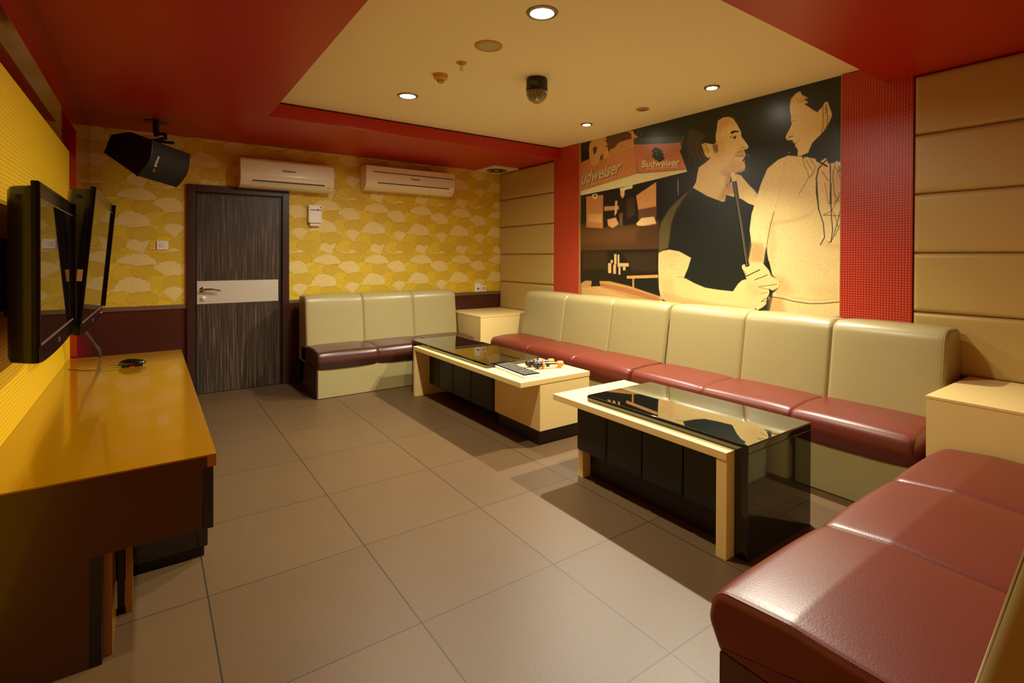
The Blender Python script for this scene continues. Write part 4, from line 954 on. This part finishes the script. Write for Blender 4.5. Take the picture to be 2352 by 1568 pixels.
t = thing('floor_cabinet', (.07, 3.5, 0), 'low glossy black cabinet standing under the yellow counter', 'cabinet')
MB().box(-.06, .203, 2.585, 4.4, .045, .335, .006).build('body', M['blackgloss'], t)
MB().box(-.04, .19, 2.60, 4.38, 0, .045, .001).build('plinth', M['blackmatte'], t)
# mouse
mo_ = (-.087, 4.036, .6005)
t = thing('computer_mouse', mo_, 'black optical mouse with red glow on the yellow counter', 'mouse')
b = bmesh.new(); bmesh.ops.create_uvsphere(b, u_segments=28, v_segments=16, radius=1)
for v in b.verts:
    x_, y_, z_ = v.co; zz = max(z_, -.25)*(.030 if z_ > 0 else .03)*(1-.18*x_)
    v.co = Vector((x_*.072, y_*.034*(1-.12*x_*x_), zz+.0145+.004))
mb = MB(); mb.add(b, Matrix.Translation(mo_) @ Matrix.Rotation(-.12, 4, 'Z')); sh = mb.build('shell', mat('black_gloss_plastic', (16, 16, 14), .15, coat=.5), t)
MB().box(mo_[0]-.055, mo_[0]+.052, mo_[1]-.024, mo_[1]+.024, .602, .611, .002).build('underside', M['blackmatte'], t)
MB().box(mo_[0]-.014, mo_[0]+.010, mo_[1]-.0255, mo_[1]-.02, .6025, .6042, .0005).build('sensor_glow', mat('red_sensor_glow', (200, 20, 14), .4, emit=(1, .05, .04), estr=.7), t)
pts = [(mo_[0]-.065, 4.04, .611), (-.183, 4.045, .618), (-.226, 4.03, .612), (-.26, 4.01, .604), (-.32, 4.04, .6025), (-.40, 4.14, .6025)]
MB().tube(pts, .0018, 6).build('cable', M['cable'], t)

# ---------------------------------------------------------------- televisions
def tv(W, H, T, origin, tilt, yaw_, lab, logo, sticker=False, led=False, mount=True):
    """screen faces local +x; W along local y, H along z; origin = centre of screen front"""
    t = thing('television', origin, lab, 'television', 'flat televisions on the left wall')
    R = Matrix.Translation(origin) @ Matrix.Rotation(yaw_, 4, 'Z') @ Matrix.Rotation(tilt, 4, 'Y')
    def bx(name, m, x0, x1, y0, y1, z0, z1, bev=0, par=t, seg=3):
        q = MB(); q.box(x0, x1, y0, y1, z0, z1, bev, seg); bmesh.ops.transform(q.bm, matrix=R, verts=q.bm.verts[:]); return q.build(name, m, par)
    w2, h2 = W/2, H/2; zb = -h2+.075
    # back shell bowed
    b = bmesh.new(); pr_ = [(0, -w2), (0, w2), (-.028, w2), (-T*.8, w2-.05), (-T, w2-.14), (-T, -w2+.14), (-T*.8, -w2+.05), (-.028, -w2)]
    q = MB(); q.prism(pr_, R @ Matrix.Translation((-.004, 0, -h2+.014)), H-.030, .012); sh = q.build('back_shell', M['black'], t)
    # bezel with bowed speaker chin
    n = 14; out = [(-w2, h2), (-w2, zb-.060)]+[(-w2+W*k/n, zb-.060-.015*math.sin(PI*k/n)**.6) for k in range(1, n)]+[(w2, zb-.052), (w2, h2)]
    q = MB(); Mx = R @ Matrix(((0, 0, 1, -.020), (1, 0, 0, 0), (0, 1, 0, 0), (0, 0, 0, 1))); q.prism(out, Mx, .020, .003); bz = q.build('bezel', M['bezel'], t)
    bx('screen', M['screen'], .0, .0015, -w2+.016, w2-.016, zb, h2-.060)
    bx('screen_trim', M['rail'], .0, .004, -w2+.014, w2-.022, zb-.007, zb, .001, bz)
    bx('screen_trim', M['rail'], .0, .003, -w2+.014, w2-.022, h2-.060, h2-.056, .001, bz)
    for ya, yb, za, zb_, px in ((-w2+.002, -w2+.012, zb-.007, h2-.002, .003), (w2-.014, w2-.002, zb-.007, h2-.002, .014), (-w2+.014, w2-.014, h2-.012, h2-.002, .003)):
        bx('frame_rib', M['bezel'], -.002, px, ya, yb, za, zb_, .003)
    bx('badge', M['rail'], .0, .002, -.012, .012, zb-.050, zb-.032, .0005, bz)
    bx('vent_slot', M['blackmatte'], -T*.62, -T*.4, -w2-.001+.012, -w2+.02, h2-.06, h2-.045, .001, sh)
    if sticker: bx('barcode_sticker', M['sticker'], -T*.30, -T*.12, -w2-.0015, -w2+.004, -.09, -.035, 0, sh)
    if led: bx('power_light', M['led'], .0, .003, w2-.065, w2-.055, zb-.045, zb-.037, .001, bz)
    q = MB(); q.box(XL+.001, XL+.014, origin[1]-.11, origin[1]+.11, origin[2]-.14, origin[2]+.12, .002)
    q.box(XL+.014, origin[0]-T+.015, origin[1]-.09, origin[1]-.05, origin[2]-.16, origin[2]+.10, .002).box(XL+.014, origin[0]-T+.015, origin[1]+.05, origin[1]+.09, origin[2]-.16, origin[2]+.10, .002)
    br = q.build('wall_bracket', M['blackmatte'], t)
    return t
t1_ = tv(.885, .597, .092, (-.285, 2.675, 1.231), 0.0, .0, 'nearest black television on the left wall, seen side-on', 'LG')
t2_ = tv(1.06, .716, .11, (-.226, 3.690, 1.2595), .085, -.018, 'black television tilted downward beyond the nearest one, with a barcode sticker on its side', 'LG', sticker=True, led=True)
# cable under the far television
pts = [(-.375, 4.05, 1.0), (-.37, 4.14, .93), (-.335, 4.24, .82), (-.30, 4.32, .74), (-.275, 4.38, .67), (-.265, 4.42, .616)]
m_ = MB().tube(pts, .009, 8); m_.tube([(p[0]+.012*math.sin(i*2), p[1]+.01, p[2]) for i, p in enumerate(pts)], .006, 8)
solo(m_, 'cable_bundle', M['cable'], 'grey bundle of cables hanging from the tilted television to the yellow counter', 'cable', pts[0])
# cable loop and wall bracket at left edge, behind the nearest television
pts = [(-.425, 2.42+.04*math.cos(a*PI/6), 1.03+.045*math.sin(a*PI/6)) for a in range(12)]
solo(MB().tube(pts, .006, 8, closed=True), 'cable_loop', M['cable'], 'coiled dark cable on the yellow wall behind the nearest television', 'cable', pts[0])

# ---------------------------------------------------------------- hanging loudspeaker
c0 = Vector((-.035, 4.82, 2.03)); Lx = Vector((.245, .25, -.036)).normalized(); Rx = Vector((-.229, .25, .118)); Rx = (Rx-Lx*Rx.dot(Lx)).normalized(); Sx = Rx.cross(Lx).normalized()
if Sx.z > 0: Sx = -Sx          # Sx points down the short side
BM = Matrix(((Rx.x, Sx.x, Lx.x, c0.x), (Rx.y, Sx.y, Lx.y, c0.y), (Rx.z, Sx.z, Lx.z, c0.z), (0, 0, 0, 1)))
t = thing('loudspeaker', (.04, 5.15, H1), 'black wedge-shaped loudspeaker hanging from the red soffit left of the door', 'loudspeaker')
SW, SD, SL = .292, .348, .358
fr_ = [(0, -SW/2), (SD*.57, -SW/2), (SD, -SW*.26), (SD, SW*.25), (0, SW/2)]
mb = MB(); mb.prism([(r_, s_) for r_, s_ in fr_], BM, SL, .006); mb.build('cabinet', M['blackmatte'], t)
bow = [(0.0, -SW/2)]+[(-.012-.045*math.sin(PI*k/12), -SW/2+SW*k/12) for k in range(13)]+[(0, SW/2)]
mb = MB(); mb.prism(bow, BM, SL, .003); gr = mb.build('front_grille', M['grille'], t)
for l_ in (0, SL): MB().tube([BM @ Vector((p[0], p[1], l_)) for p in bow], .004, 8).build('grille_edge', M['black'], t)
mb = MB(); mb.lathe([(0, -.003), (.022, -.003), (.028, .001), (0, .001)], (0, 0, 0), (0, 0, 1), 24, M=BM @ Matrix.Translation((SD*.5, 0, 0))); mb.build('handle_socket', M['blackmatte'], t)
# lettering runs down the bowed grille near its seam
base = BM @ Matrix.Translation((-.0585, -.005, .055))
TM = Matrix(((Sx.x, Lx.x, -Rx.x, 0), (Sx.y, Lx.y, -Rx.y, 0), (Sx.z, Lx.z, -Rx.z, 0), (0, 0, 0, 1))); TM.translation = base.translation
text_on('brand_lettering', 'sound', TM, .034, M['textw'], gr, offset=.0008)
q = MB(); q.prism([(-.012, -.006), (-.002, .014), (.002, .002), (.008, .018), (.016, .012), (.008, -.002), (.014, -.010), (0, -.004)], TM @ Matrix.Translation((.068, .008, 0)), .001); q.build('brand_mark', M['textr'], gr)
mb = MB(); mb.lathe([(0, 0), (.085, 0), (.082, -.006), (.02, -.010), (0, -.010)], (.045, 5.17, H1), n=32); mb.build('ceiling_plate', M['black'], t)
top = c0+Rx*.10+Lx*.12-Sx*SW/2
mb = MB(); mb.tube([(.045, 5.15, H1), (.045, 5.15, H1-.095)], .021, 16).tube([(.045, 5.15, H1-.08), (.045, 5.14, H1-.12)], .017, 12)
mb.tube([(.045, 5.15, H1-.11), (.075, 5.10, H1-.105), (.105, 5.06, H1-.115), (.108, 5.03, H1-.15), tuple(top)], .013, 8)
mb.box(.035, .16, top.y-.03, top.y+.04, top.z-.006, top.z+.004, .001); mb.build('mount', M['blackmatte'], t)
